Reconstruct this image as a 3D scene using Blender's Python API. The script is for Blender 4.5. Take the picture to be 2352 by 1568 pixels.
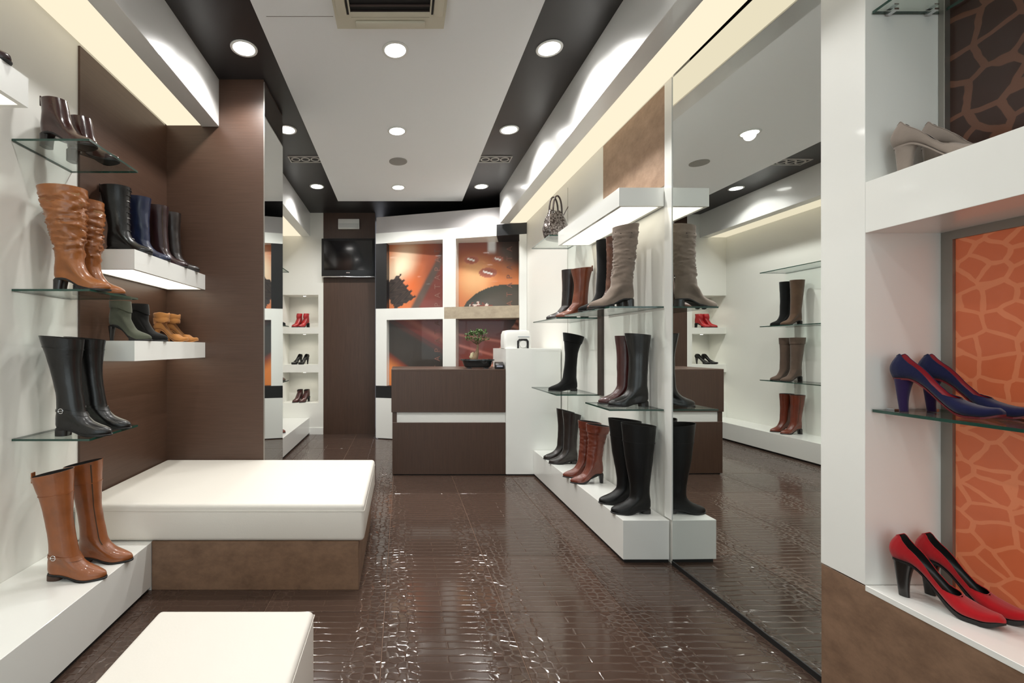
import bpy, bmesh, math, random
import numpy as np
from mathutils import Vector, Matrix, noise

for o in list(bpy.data.objects):
    bpy.data.objects.remove(o)
sc = bpy.context.scene
C = sc.collection
PI = math.pi
random.seed(7)

# ------------------------------------------------------------------ camera, world, exposure
EYE = 1.32
cd = bpy.data.cameras.new('camera')
cd.sensor_fit = 'HORIZONTAL'
cd.sensor_width = 36.0
cd.lens = 36.0 * 1027 / 2352
cd.shift_x = (1176 - 923) / 2352
cd.shift_y = 13 / 2352
cd.clip_start = 0.02
cam = bpy.data.objects.new('camera', cd)
C.objects.link(cam)
cam.location = (0, 0, EYE)
cam.rotation_euler = (PI / 2, 0, 0)
sc.camera = cam

w = bpy.data.worlds.new('world')
sc.world = w
w.use_nodes = True
w.node_tree.nodes['Background'].inputs[0].default_value = (0.9, 0.92, 1.0, 1)
w.node_tree.nodes['Background'].inputs[1].default_value = 0.6

sc.view_settings.view_transform = 'Standard'
sc.view_settings.look = 'None'
sc.view_settings.exposure = 0.50
sc.view_settings.gamma = 1.0
sc.view_settings.use_curve_mapping = False
sc.cycles.use_denoising = True
sc.cycles.max_bounces = 6
sc.cycles.use_adaptive_sampling = True
sc.cycles.adaptive_threshold = 0.03
sc.cycles.glossy_bounces = 4
sc.cycles.transparent_max_bounces = 14
sc.cycles.sample_clamp_indirect = 6.0
sc.cycles.caustics_reflective = False
sc.cycles.caustics_refractive = False

SPOT_W = 44.0          # every recessed downlight
COVE = 0.73             # glowing ceiling coves
SHELF_GLOW = 2.0       # light boxes under the shelves
REAR_FILL_W = 30.0          # added fill lamp outside the unseen window behind the camera

dl = bpy.data.lights.new('rear_fill_light', 'AREA')  # unseen area lamp added to brighten the ceiling and room
dl.shape = 'RECTANGLE'
dl.size, dl.size_y = 3.2, 2.7
dl.energy = REAR_FILL_W
dl.color = (0.93, 0.97, 1.0)
dlo = bpy.data.objects.new('rear_fill_light', dl)
C.objects.link(dlo)
dlo.location = (0, -2.75, 1.6)
dlo.rotation_euler = (-PI / 2, 0, PI)


# ------------------------------------------------------------------ materials
def srgb(r, g, b):
    f = lambda c: (c / 255) / 12.92 if c / 255 <= 0.04045 else (((c / 255) + 0.055) / 1.055) ** 2.4
    return (f(r), f(g), f(b))


def new_mat(name):
    m = bpy.data.materials.new(name)
    m.use_nodes = True
    nt = m.node_tree
    return m, nt, nt.nodes['Principled BSDF'], nt.nodes, nt.links


def plain(name, col, rough=0.5, metal=0.0, coat=0.0, spec=0.5, bump=0.0, bscale=60, var=0.0, sheen=0.0):
    """solid colour with optional fine relief and slight mottling"""
    m, nt, b, N, L = new_mat(name)
    b.inputs['Base Color'].default_value = (*col, 1)
    b.inputs['Roughness'].default_value = rough
    b.inputs['Metallic'].default_value = metal
    b.inputs['Coat Weight'].default_value = coat
    b.inputs['Coat Roughness'].default_value = 0.06
    b.inputs['Specular IOR Level'].default_value = spec
    if sheen:
        b.inputs['Sheen Weight'].default_value = sheen
    if bump or var:
        tc = N.new('ShaderNodeTexCoord')
        nz = N.new('ShaderNodeTexNoise')
        nz.inputs['Scale'].default_value = bscale
        nz.inputs['Detail'].default_value = 4
        L.new(tc.outputs['Object'], nz.inputs['Vector'])
        if bump:
            bp = N.new('ShaderNodeBump')
            bp.inputs['Strength'].default_value = bump
            bp.inputs['Distance'].default_value = 0.002
            L.new(nz.outputs['Fac'], bp.inputs['Height'])
            L.new(bp.outputs['Normal'], b.inputs['Normal'])
        if var:
            nz2 = N.new('ShaderNodeTexNoise')
            nz2.inputs['Scale'].default_value = 14
            nz2.inputs['Detail'].default_value = 5
            L.new(tc.outputs['Object'], nz2.inputs['Vector'])
            rp = N.new('ShaderNodeValToRGB')
            rp.color_ramp.elements[0].position = 0.3
            rp.color_ramp.elements[1].position = 0.7
            rp.color_ramp.elements[0].color = (*[c * (1 - var) for c in col], 1)
            rp.color_ramp.elements[1].color = (*[min(1, c * (1 + var)) for c in col], 1)
            L.new(nz2.outputs['Fac'], rp.inputs['Fac'])
            L.new(rp.outputs['Color'], b.inputs['Base Color'])
    return m


def wood(name, c0, c1, axis, rough=0.4, scale=3.0, stretch=40, coat=0.0):
    """veneer: noise stretched along one axis (0,1,2), world coordinates"""
    m, nt, b, N, L = new_mat(name)
    geo = N.new('ShaderNodeNewGeometry')
    mp = N.new('ShaderNodeMapping')
    s = [stretch] * 3
    s[axis] = 1.2
    mp.inputs['Scale'].default_value = s
    L.new(geo.outputs['Position'], mp.inputs['Vector'])
    nz = N.new('ShaderNodeTexNoise')
    nz.inputs['Scale'].default_value = scale
    nz.inputs['Detail'].default_value = 6
    nz.inputs['Roughness'].default_value = 0.7
    L.new(mp.outputs['Vector'], nz.inputs['Vector'])
    rp = N.new('ShaderNodeValToRGB')
    rp.color_ramp.elements[0].position = 0.32
    rp.color_ramp.elements[1].position = 0.68
    rp.color_ramp.elements[0].color = (*c0, 1)
    rp.color_ramp.elements[1].color = (*c1, 1)
    L.new(nz.outputs['Fac'], rp.inputs['Fac'])
    L.new(rp.outputs['Color'], b.inputs['Base Color'])
    bp = N.new('ShaderNodeBump')
    bp.inputs['Strength'].default_value = 0.15
    bp.inputs['Distance'].default_value = 0.001
    L.new(nz.outputs['Fac'], bp.inputs['Height'])
    L.new(bp.outputs['Normal'], b.inputs['Normal'])
    b.inputs['Roughness'].default_value = rough
    b.inputs['Coat Weight'].default_value = coat
    return m


def suede_wood(name, c0, c1, rough=0.5):
    """mottled brushed brown veneer"""
    m, nt, b, N, L = new_mat(name)
    geo = N.new('ShaderNodeNewGeometry')
    mp = N.new('ShaderNodeMapping')
    mp.inputs['Scale'].default_value = (6, 6, 9)
    L.new(geo.outputs['Position'], mp.inputs['Vector'])
    nz = N.new('ShaderNodeTexNoise')
    nz.inputs['Scale'].default_value = 1.3
    nz.inputs['Detail'].default_value = 9
    nz.inputs['Roughness'].default_value = 0.72
    L.new(mp.outputs['Vector'], nz.inputs['Vector'])
    rp = N.new('ShaderNodeValToRGB')
    rp.color_ramp.elements[0].position = 0.33
    rp.color_ramp.elements[1].position = 0.68
    rp.color_ramp.elements[0].color = (*c0, 1)
    rp.color_ramp.elements[1].color = (*c1, 1)
    L.new(nz.outputs['Fac'], rp.inputs['Fac'])
    L.new(rp.outputs['Color'], b.inputs['Base Color'])
    b.inputs['Roughness'].default_value = rough
    return m


def emit(name, col, strength):
    m = bpy.data.materials.new(name)
    m.use_nodes = True
    nt = m.node_tree
    nt.nodes.clear()
    e = nt.nodes.new('ShaderNodeEmission')
    e.inputs[0].default_value = (*col, 1)
    e.inputs[1].default_value = strength
    out = nt.nodes.new('ShaderNodeOutputMaterial')
    nt.links.new(e.outputs[0], out.inputs[0])
    return m


def glass_mat(name, tint):
    m = bpy.data.materials.new(name)
    m.use_nodes = True
    nt = m.node_tree
    N, L = nt.nodes, nt.links
    N.clear()
    tr = N.new('ShaderNodeBsdfTransparent')
    tr.inputs[0].default_value = (*tint, 1)
    gl = N.new('ShaderNodeBsdfGlossy')
    gl.inputs['Roughness'].default_value = 0.0
    fr = N.new('ShaderNodeFresnel')
    geo = N.new('ShaderNodeNewGeometry')
    ior = N.new('ShaderNodeMapRange')          # same reflectance from inside and outside
    ior.inputs['To Min'].default_value = 1.5
    ior.inputs['To Max'].default_value = 1 / 1.5
    L.new(geo.outputs['Backfacing'], ior.inputs['Value'])
    L.new(ior.outputs[0], fr.inputs['IOR'])
    mx = N.new('ShaderNodeMixShader')
    L.new(fr.outputs[0], mx.inputs[0])
    L.new(tr.outputs[0], mx.inputs[1])
    L.new(gl.outputs[0], mx.inputs[2])
    out = N.new('ShaderNodeOutputMaterial')
    L.new(mx.outputs[0], out.inputs[0])
    return m


def giraffe(name, patch, vein, scale, glow=0.0):
    m, nt, b, N, L = new_mat(name)
    geo = N.new('ShaderNodeNewGeometry')
    mp = N.new('ShaderNodeMapping')
    mp.inputs['Scale'].default_value = (1, 1, 1.15)
    L.new(geo.outputs['Position'], mp.inputs['Vector'])
    nz = N.new('ShaderNodeTexNoise')
    nz.inputs['Scale'].default_value = 9
    L.new(mp.outputs['Vector'], nz.inputs['Vector'])
    mxv = N.new('ShaderNodeMix')
    mxv.data_type = 'VECTOR'
    mxv.inputs['Factor'].default_value = 0.035
    L.new(mp.outputs['Vector'], mxv.inputs['A'])
    L.new(nz.outputs['Color'], mxv.inputs['B'])
    vo = N.new('ShaderNodeTexVoronoi')
    vo.feature = 'DISTANCE_TO_EDGE'
    vo.voronoi_dimensions = '3D'
    vo.inputs['Scale'].default_value = scale
    vo.inputs['Randomness'].default_value = 0.85
    L.new(mxv.outputs['Result'], vo.inputs['Vector'])
    rp = N.new('ShaderNodeValToRGB')
    rp.color_ramp.elements[0].position = 0.075
    rp.color_ramp.elements[1].position = 0.090
    rp.color_ramp.elements[0].color = (*vein, 1)
    rp.color_ramp.elements[1].color = (*patch, 1)
    L.new(vo.outputs['Distance'], rp.inputs['Fac'])
    L.new(rp.outputs['Color'], b.inputs['Base Color'])
    b.inputs['Roughness'].default_value = 0.3
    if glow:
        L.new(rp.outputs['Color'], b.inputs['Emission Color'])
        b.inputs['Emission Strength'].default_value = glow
    return m


def tile_mat():
    """glossy brown tile pressed with crocodile scales: belly bars across the middle, small scales at the sides"""
    m, nt, b, N, L = new_mat('crocodile_tile')
    tc = N.new('ShaderNodeTexCoord')
    oi = N.new('ShaderNodeObjectInfo')
    nz = N.new('ShaderNodeTexNoise')
    nz.inputs['Scale'].default_value = 7
    L.new(tc.outputs['Object'], nz.inputs['Vector'])
    ad = N.new('ShaderNodeVectorMath')
    ad.operation = 'MULTIPLY_ADD'
    ad.inputs[1].default_value = (0.03, 0.03, 0)
    L.new(nz.outputs['Color'], ad.inputs[0])
    L.new(tc.outputs['Object'], ad.inputs[2])
    br = N.new('ShaderNodeTexBrick')
    br.inputs['Scale'].default_value = 1.0
    br.inputs['Brick Width'].default_value = 0.34
    br.inputs['Row Height'].default_value = 0.046
    br.inputs['Mortar Size'].default_value = 0.007
    br.inputs['Mortar Smooth'].default_value = 1.0
    br.inputs['Color1'].default_value = (1, 1, 1, 1)
    br.inputs['Color2'].default_value = (0.93, 0.93, 0.93, 1)
    br.inputs['Mortar'].default_value = (0, 0, 0, 1)
    L.new(ad.outputs[0], br.inputs['Vector'])
    vm = N.new('ShaderNodeMapping')
    vm.inputs['Scale'].default_value = (1, 1.25, 0)
    L.new(ad.outputs[0], vm.inputs['Vector'])
    vo = N.new('ShaderNodeTexVoronoi')
    vo.feature = 'DISTANCE_TO_EDGE'
    vo.inputs['Scale'].default_value = 24
    vo.inputs['Randomness'].default_value = 0.55
    L.new(vm.outputs[0], vo.inputs['Vector'])
    vr = N.new('ShaderNodeMapRange')
    vr.inputs['From Max'].default_value = 0.16
    L.new(vo.outputs['Distance'], vr.inputs['Value'])
    sx = N.new('ShaderNodeSeparateXYZ')
    L.new(tc.outputs['Object'], sx.inputs[0])
    ab = N.new('ShaderNodeMath')
    ab.operation = 'ABSOLUTE'
    L.new(sx.outputs[0], ab.inputs[0])
    mk = N.new('ShaderNodeMapRange')
    mk.inputs['From Min'].default_value = 0.13
    mk.inputs['From Max'].default_value = 0.19
    L.new(ab.outputs[0], mk.inputs['Value'])
    mx = N.new('ShaderNodeMix')
    mx.data_type = 'FLOAT'
    L.new(mk.outputs[0], mx.inputs['Factor'])
    L.new(br.outputs['Color'], mx.inputs['A'])
    L.new(vr.outputs[0], mx.inputs['B'])
    bp = N.new('ShaderNodeBump')
    bp.inputs['Strength'].default_value = 0.7
    bp.inputs['Distance'].default_value = 0.0016
    L.new(mx.outputs['Result'], bp.inputs['Height'])
    L.new(bp.outputs['Normal'], b.inputs['Normal'])
    rp = N.new('ShaderNodeValToRGB')
    rp.color_ramp.elements[0].position = 0.0
    rp.color_ramp.elements[1].position = 0.5
    rp.color_ramp.elements[0].color = (*srgb(86, 69, 60), 1)
    rp.color_ramp.elements[1].color = (*srgb(74, 58, 50), 1)
    L.new(mx.outputs['Result'], rp.inputs['Fac'])
    hs = N.new('ShaderNodeHueSaturation')
    vv = N.new('ShaderNodeMapRange')
    vv.inputs['To Min'].default_value = 0.85
    vv.inputs['To Max'].default_value = 1.15
    L.new(oi.outputs['Random'], vv.inputs['Value'])
    L.new(vv.outputs[0], hs.inputs['Value'])
    L.new(rp.outputs['Color'], hs.inputs['Color'])
    L.new(hs.outputs['Color'], b.inputs['Base Color'])
    b.inputs['Roughness'].default_value = 0.11
    b.inputs['Specular IOR Level'].default_value = 0.5
    return m


def snake_mat():
    m, nt, b, N, L = new_mat('silver_snakeskin')
    tc = N.new('ShaderNodeTexCoord')
    vo = N.new('ShaderNodeTexVoronoi')
    vo.inputs['Scale'].default_value = 60
    L.new(tc.outputs['Object'], vo.inputs['Vector'])
    rp = N.new('ShaderNodeValToRGB')
    rp.color_ramp.elements[0].position = 0.2
    rp.color_ramp.elements[0].color = (*srgb(150, 142, 138), 1)
    rp.color_ramp.elements[1].position = 0.75
    rp.color_ramp.elements[1].color = (*srgb(58, 48, 44), 1)
    L.new(vo.outputs['Distance'], rp.inputs['Fac'])
    L.new(rp.outputs['Color'], b.inputs['Base Color'])
    b.inputs['Metallic'].default_value = 0.55
    b.inputs['Roughness'].default_value = 0.25
    bp = N.new('ShaderNodeBump')
    bp.inputs['Strength'].default_value = 0.4
    bp.inputs['Distance'].default_value = 0.003
    L.new(vo.outputs['Distance'], bp.inputs['Height'])
    L.new(bp.outputs['Normal'], b.inputs['Normal'])
    return m


def vcol_mat():
    m, nt, b, N, L = new_mat('poster_print')
    at = N.new('ShaderNodeVertexColor')
    at.layer_name = 'print'
    L.new(at.outputs['Color'], b.inputs['Base Color'])
    b.inputs['Roughness'].default_value = 0.35
    b.inputs['Coat Weight'].default_value = 0.25
    return m


def leather(name, rgb, rough=0.32, coat=0.25, var=0.18, bump=0.25):
    return plain(name, srgb(*rgb), rough=rough, coat=coat, bump=bump, bscale=90, var=var)


def suede(name, rgb, var=0.12):
    return plain(name, srgb(*rgb), rough=0.9, spec=0.15, bump=0.3, bscale=160, var=var, sheen=0.25)


WHITE = plain('white_paint', srgb(234, 234, 228), rough=0.45)
LACQ = plain('white_lacquer', srgb(238, 239, 235), rough=0.28, coat=0.5)
FASC = plain('white_gloss_fascia', srgb(236, 236, 234), rough=0.3, coat=0.6)
CEILW = plain('ceiling_white', srgb(238, 239, 240), rough=0.7)
CEILB = plain('ceiling_black', srgb(34, 31, 31), rough=0.42)
BLACK = plain('black_lacquer', srgb(26, 26, 28), rough=0.35)
DARKGAP = plain('dark_recess', srgb(18, 16, 16), rough=0.6)
BROWNH = wood('dark_brown_veneer', srgb(72, 51, 40), srgb(84, 62, 50), 0, rough=0.38)
BROWNY = wood('dark_brown_veneer_side', srgb(72, 51, 40), srgb(84, 62, 50), 1, rough=0.38)
BROWNV = wood('dark_brown_veneer_upright', srgb(64, 45, 35), srgb(78, 57, 45), 2, rough=0.4)
VENEER = suede_wood('brown_mottled_veneer', srgb(110, 85, 67), srgb(142, 113, 91))
VENEERL = suede_wood('light_brown_veneer', srgb(138, 110, 88), srgb(170, 140, 116))
VENEERG = suede_wood('grey_wood_veneer', srgb(160, 146, 126), srgb(186, 172, 150))
CUSHION = plain('white_leatherette', srgb(228, 224, 216), rough=0.5, bump=0.12, bscale=120)
CHROME = plain('chrome', (0.75, 0.75, 0.76), rough=0.18, metal=1.0)
ALU = plain('brushed_aluminium', srgb(150, 146, 140), rough=0.4, metal=0.8)
MIRROR = plain('mirror_silver', (0.80, 0.83, 0.81), rough=0.0, metal=1.0)
GLASS = glass_mat('clear_glass', (0.93, 0.97, 0.955))
GEDGE = plain('green_glass_edge', srgb(22, 62, 52), rough=0.12, coat=0.5)
COVEM = emit('cove_diffuser', srgb(255, 240, 210), COVE)
GLOWM = emit('shelf_diffuser', srgb(255, 247, 226), SHELF_GLOW)
LAMPM = emit('lamp_lens', (1.0, 0.97, 0.92), 14.0)
GROUT = plain('grout', srgb(136, 110, 94), rough=0.8)
TILE = tile_mat()
GIRDARK = giraffe('dark_giraffe_print', srgb(54, 34, 28), srgb(100, 67, 52), 8.8)
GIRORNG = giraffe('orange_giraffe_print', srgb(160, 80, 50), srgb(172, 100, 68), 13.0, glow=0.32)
SCREEN = plain('screen_black', srgb(10, 10, 12), rough=0.12, coat=0.4)
PLASTW = plain('white_plastic', srgb(232, 232, 228), rough=0.4)
PLASTB = plain('black_plastic', srgb(22, 22, 24), rough=0.35)
ACM = plain('cream_plastic', srgb(206, 200, 182), rough=0.5)
POSTER = vcol_mat()
PTEXT = plain('poster_lettering', srgb(140, 98, 86), rough=0.5)


# ------------------------------------------------------------------ mesh helpers
class MB:
    def __init__(s):
        s.v, s.f, s.m = [], [], []

    def add(s, vs, fs, mi=0):
        k = len(s.v)
        s.v += [tuple(p) for p in vs]
        for f in fs:
            s.f.append(tuple(i + k for i in f))
            s.m.append(mi)

    def box(s, x0, x1, y0, y1, z0, z1, mi=0):
        s.add([(x0, y0, z0), (x1, y0, z0), (x1, y1, z0), (x0, y1, z0), (x0, y0, z1), (x1, y0, z1), (x1, y1, z1), (x0, y1, z1)],
              [(0, 3, 2, 1), (4, 5, 6, 7), (0, 1, 5, 4), (1, 2, 6, 5), (2, 3, 7, 6), (3, 0, 4, 7)], mi)

    def loft(s, rings, cap0=True, cap1=True, closed=True, mi=0):
        n = len(rings[0])
        vs = [p for r in rings for p in r]
        fs = []
        for i in range(len(rings) - 1):
            for j in range(n if closed else n - 1):
                a, b_ = i * n + j, i * n + (j + 1) % n
                fs.append((a, b_, b_ + n, a + n))
        if cap0:
            fs.append(tuple(range(n))[::-1])
        if cap1:
            fs.append(tuple((len(rings) - 1) * n + j for j in range(n)))
        s.add(vs, fs, mi)

    def tube(s, pts, r, n=8, cap=True, mi=0):
        pts = [Vector(p) for p in pts]
        rs = r if hasattr(r, '__len__') else [r] * len(pts)
        rings = []
        up = Vector((0, 0, 1))
        for i, p in enumerate(pts):
            d = (pts[min(i + 1, len(pts) - 1)] - pts[max(i - 1, 0)]).normalized()
            a = d.cross(up)
            if a.length < 1e-3:
                a = d.cross(Vector((0, 1, 0)))
            a.normalize()
            c = a.cross(d)
            up = c if abs(d.z) < 0.9 else up
            rings.append([tuple(p + (a * math.cos(t) + c * math.sin(t)) * rs[i]) for t in (2 * PI * k / n for k in range(n))])
        s.loft(rings, cap, cap, mi=mi)

    def build(s, name, mat, parent=None, smooth=False, bevel=0.0, seg=2, angle=None):
        me = bpy.data.meshes.new(name)
        me.from_pydata(s.v, [], s.f)
        mats = mat if isinstance(mat, (list, tuple)) else [mat]
        for mm in mats:
            me.materials.append(mm)
        if len(mats) > 1:
            me.polygons.foreach_set('material_index', s.m)
        bm = bmesh.new()
        bm.from_mesh(me)
        if bevel:
            bmesh.ops.bevel(bm, geom=list(bm.edges), offset=bevel, segments=seg, profile=0.5, affect='EDGES')
        bmesh.ops.recalc_face_normals(bm, faces=bm.faces)
        bm.to_mesh(me)
        bm.free()
        if smooth:
            me.shade_smooth()
            if angle:
                me.set_sharp_from_angle(angle=angle)
        elif bevel:
            me.shade_smooth()
            me.set_sharp_from_angle(angle=0.6)
        o = bpy.data.objects.new(name, me)
        C.objects.link(o)
        if parent:
            o.parent = parent
        return o


def bx(name, x0, x1, y0, y1, z0, z1, mat, parent=None, bevel=0.0, seg=2):
    b = MB()
    b.box(x0, x1, y0, y1, z0, z1)
    return b.build(name, mat, parent, bevel=bevel, seg=seg)


def thing(name, label, cat, loc=(0, 0, 0), rz=0.0, group=None):
    o = bpy.data.objects.new(name, None)
    o.empty_display_size = 0.05
    C.objects.link(o)
    o.location = loc
    o.rotation_euler = (0, 0, rz)
    o['label'] = label
    o['category'] = cat
    if group:
        o['group'] = group
    return o


def tag(o, label, cat, group=None):
    o['label'] = label
    o['category'] = cat
    if group:
        o['group'] = group
    return o


def struct(o, label=None):
    o['kind'] = 'structure'
    if label:
        o['label'] = label
    return o


def copy_tree(o, parent=None):
    c = o.copy()
    C.objects.link(c)
    c.parent = parent
    for ch in list(o.children):
        copy_tree(ch, c)
    return c


# ------------------------------------------------------------------ room shell
XL, XR = -1.80, 1.646
YB, YF = -2.4, 7.25
ZC = 3.355
YBACK = 6.778

fl = bx('floor', -2.1, 2.3, YB, YF, -0.10, -0.004, GROUT)
struct(fl, 'dark brown glossy crocodile-pressed tile floor')
tb = MB()
tb.box(-0.2985, 0.2985, -0.2985, 0.2985, -0.012, 0.0)
t0 = tb.build('tile', TILE, fl, bevel=0.0015, seg=1)
first = True
for i in range(-3, 4):
    for j in range(-6, 9):
        cx, cy = -0.087 + 0.3 + 0.6 * (i), 2.23 + 0.3 + 0.6 * (j)
        if cx < -2.1 or cx > 2.0 or cy < -2.1 or cy > 7.0:
            continue
        o = t0 if first else t0.copy()
        if not first:
            C.objects.link(o)
        o.parent = fl
        first = False
        o.location = (cx, cy, 0.0)

ce = struct(bx('ceiling', -2.1, 2.3, YB, YF, ZC, ZC + 0.1, CEILB), 'black painted ceiling with a wide white central panel')
bx('ceiling_panel', -0.885, 0.836, YB, 6.20, ZC - 0.012, ZC + 0.001, CEILW, ce)
bx('panel_joint', -0.83, -0.42, 2.735, 2.739, ZC - 0.0128, ZC - 0.011, plain('joint_grey', srgb(120, 116, 110)), ce)

struct(bx('wall_left', XL - 0.1, XL, YB, YBACK, 0, ZC, WHITE), 'white left wall')
rw = MB()
for (x0, x1, z0, z1) in ((-2.1, -1.6, 0, ZC), (1.6, 2.3, 0, ZC), (-1.6, 1.6, 0, 0.25), (-1.6, 1.6, 2.95, ZC)):
    rw.box(x0, x1, YB - 0.1, YB, z0, z1)
struct(rw.build('wall_rear', WHITE), 'white wall around the added shop window behind the camera')
wn = struct(bx('added_window_1', -1.6, 1.6, YB - 0.06, YB - 0.05, 0.25, 2.95, GLASS), 'large unseen shop window added behind the camera for fill light')  # window added out of view so the fill lamp can shine in
for x in (-1.6, -0.02, 1.56):
    bx('added_window_frame', x, x + 0.04, YB - 0.08, YB - 0.03, 0.25, 2.95, ALU, wn)
struct(bx('wall_right', XR, XR + 0.1, 2.711, YF, 0, ZC, WHITE), 'white right display wall')
struct(bx('wall_outer', 2.2, 2.3, YB, YF, 0, ZC, WHITE), 'outer wall behind the right display unit')
struct(bx('wall_back', -0.30, 2.3, YF - 0.05, YF, 0, ZC, BLACK), 'dark wall behind the picture shelving')
# niche wall at the back left: built round three openings
bw = MB()
NX0, NX1 = XL, -1.267
bw.box(NX1, -1.19, YBACK, 7.25, 0, ZC)
lev = [(0.0, 0.475), (0.937, 1.056), (1.525, 1.62), (2.112, ZC)]
for a, b_ in lev:
    bw.box(NX0, NX1, YBACK, 7.25, a, b_)
bw.box(NX0 - 0.1, NX0, YBACK, 7.25, 0, ZC)
bw.box(NX0, NX1, 7.15, 7.25, 0, ZC)
struct(bw.build('wall_niche', WHITE), 'white back wall with three square display niches')
struct(bx('wall_brown', -1.19, -0.405, YBACK, 7.25, 0, ZC, BROWNV), 'dark brown wood panel wall behind the television')
struct(bx('baseboard_back', -1.40, -1.19, YBACK - 0.012, YBACK, 0, 0.10, LACQ), 'low white skirting under the niches')

# brown alcove cladding and pier
struct(bx('wall_alcove', XL, XL + 0.012, 2.485, 3.40, 0, 2.995, BROWNY), 'dark brown wood cladding of the left alcove')
struct(bx('wall_pier', XL, -1.052, 3.40, 3.93, 0, ZC, BROWNH), 'dark brown wood pier facing the camera')
t = thing('pier_mirror', 'tall narrow mirror on the side of the dark brown pier', 'mirror', (-1.052, 3.665, 0))
bx('mirror_pane', 0.0, 0.006, -0.262, 0.262, 0.02, ZC - 0.02, MIRROR, t)
bx('mirror_edge', 0.0, 0.008, -0.265, -0.262, 0.02, ZC - 0.02, ALU, t)

# ceiling drops with glowing coves
def fascia(n, x_in, x_lip, x_wall, y0, y1, z0, label):
    b = MB()
    lo, hi = min(x_in, x_lip), max(x_in, x_lip)
    b.box(lo, hi, y0, y1, z0, ZC)
    o = struct(b.build('trim_%d' % n, FASC, bevel=0.002, seg=1), label)
    lo, hi = min(x_lip, x_wall), max(x_lip, x_wall)
    c = bx('cove_light', lo, hi, y0, y1, z0 + 0.01, z0 + 0.03, COVEM)
    return c


c1 = fascia(1, 1.298, 1.424, 1.642, YB, 5.93, 2.957, 'glossy white ceiling drop above the right display wall')
tag(c1, 'long warm glowing ceiling cove above the right display wall', 'light')
c2 = fascia(2, -1.39, -1.52, -1.785, YB, 3.399, 2.995, 'glossy white ceiling drop above the near left shelves')
tag(c2, 'warm glowing ceiling cove above the near left shelves', 'light')
c3 = fascia(3, -1.39, -1.52, -1.795, 3.931, YBACK, 2.995, 'glossy white ceiling drop beyond the brown pier')
tag(c3, 'warm glowing ceiling cove beyond the brown pier', 'light')

# right wall: veneer panel, light profile, dark post
o = bx('veneer_panel', XR - 0.006, XR - 0.0003, 2.79, 3.643, 2.33, 2.956, VENEERL)
tag(o, 'light brown mottled veneer panel high on the right wall', 'panel')
struct(bx('trim_4', XR - 0.010, XR - 0.0003, 2.712, 2.785, 0.27, 2.956, LACQ), 'white upright strip at the end of the mirror')
struct(bx('trim_5', XR - 0.022, XR - 0.0005, 3.640, 3.714, 0.925, 2.20, plain('dark_bronze', srgb(58, 48, 42), rough=0.4)),
       'dark bronze upright between the two right shelf bays')
struct(bx('trim_6', XR - 0.002, XR - 0.0003, 4.43, 4.436, 0.27, 2.9, plain('seam_grey', srgb(170, 168, 158), rough=0.6)), 'thin seam between right wall panels')

# large wall mirror, turned very slightly into the room
t = thing('wall_mirror', 'large floor to cove mirror on the right wall', 'mirror', (XR, 2.24, 0), 0.0124)
bx('mirror_pane', 0.0, 0.006, -0.53, 0.471, 0.025, 2.95, MIRROR, t)
bx('bottom_rail', -0.004, 0.02, -0.53, 0.471, 0.0, 0.025, DARKGAP, t)
bx('backing_board', 0.0065, 0.03, -0.53, 0.471, 0.02, 2.95, BLACK, t)

# ------------------------------------------------------------------ right foreground display unit
U = thing('display_unit', 'white wall display unit with brown base beside the large mirror', 'display unit', (1.646, 1.18, 0))


def uw(name, x0, x1, y0, y1, z0, z1, mat, parent=U, bevel=0.001):
    return bx(name, x0 - 1.646, x1 - 1.646, y0 - 1.18, y1 - 1.18, z0, z1, mat, parent, bevel, 1)


Y_N = 0.15
uw('post', 1.646, 1.94, 1.589, 1.757, 0.475, ZC - 0.005, LACQ)
uw('base', 1.648, 1.94, Y_N, 1.757, 0, 0.470, VENEER)
uw('ledge', 1.646, 1.94, Y_N, 1.589, 0.455, 0.475, LACQ)
uw('thick_shelf', 1.646, 1.92, Y_N, 1.5885, 1.725, 1.905, LACQ)
uw('back_board', 1.94, 1.99, Y_N, 1.757, 0, ZC - 0.005, LACQ)
uw('end_panel', 1.646, 1.94, Y_N - 0.05, Y_N, 0, ZC - 0.005, LACQ)
uw('top_board', 1.646, 1.94, Y_N, 1.589, 2.957, 2.985, LACQ)
uw('dark_giraffe_panel', 1.925, 1.94, Y_N, 1.575, 1.905, 2.957, GIRDARK)['label'] = 'dark brown giraffe print panel'
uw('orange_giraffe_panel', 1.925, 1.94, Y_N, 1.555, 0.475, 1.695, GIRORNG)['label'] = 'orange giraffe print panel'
fr = MB()
fr.box(1.915 - 1.646, 1.94 - 1.646, 1.555 - 1.18, 1.5885 - 1.18, 0.475, 1.725)
fr.box(1.915 - 1.646, 1.94 - 1.646, Y_N - 1.18, 1.555 - 1.18, 1.695, 1.725)
fr.build('panel_frame', ALU, U)
uw('corner_strip', 1.905, 1.94, 1.570, 1.5885, 1.905, 2.957, ALU)


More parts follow.
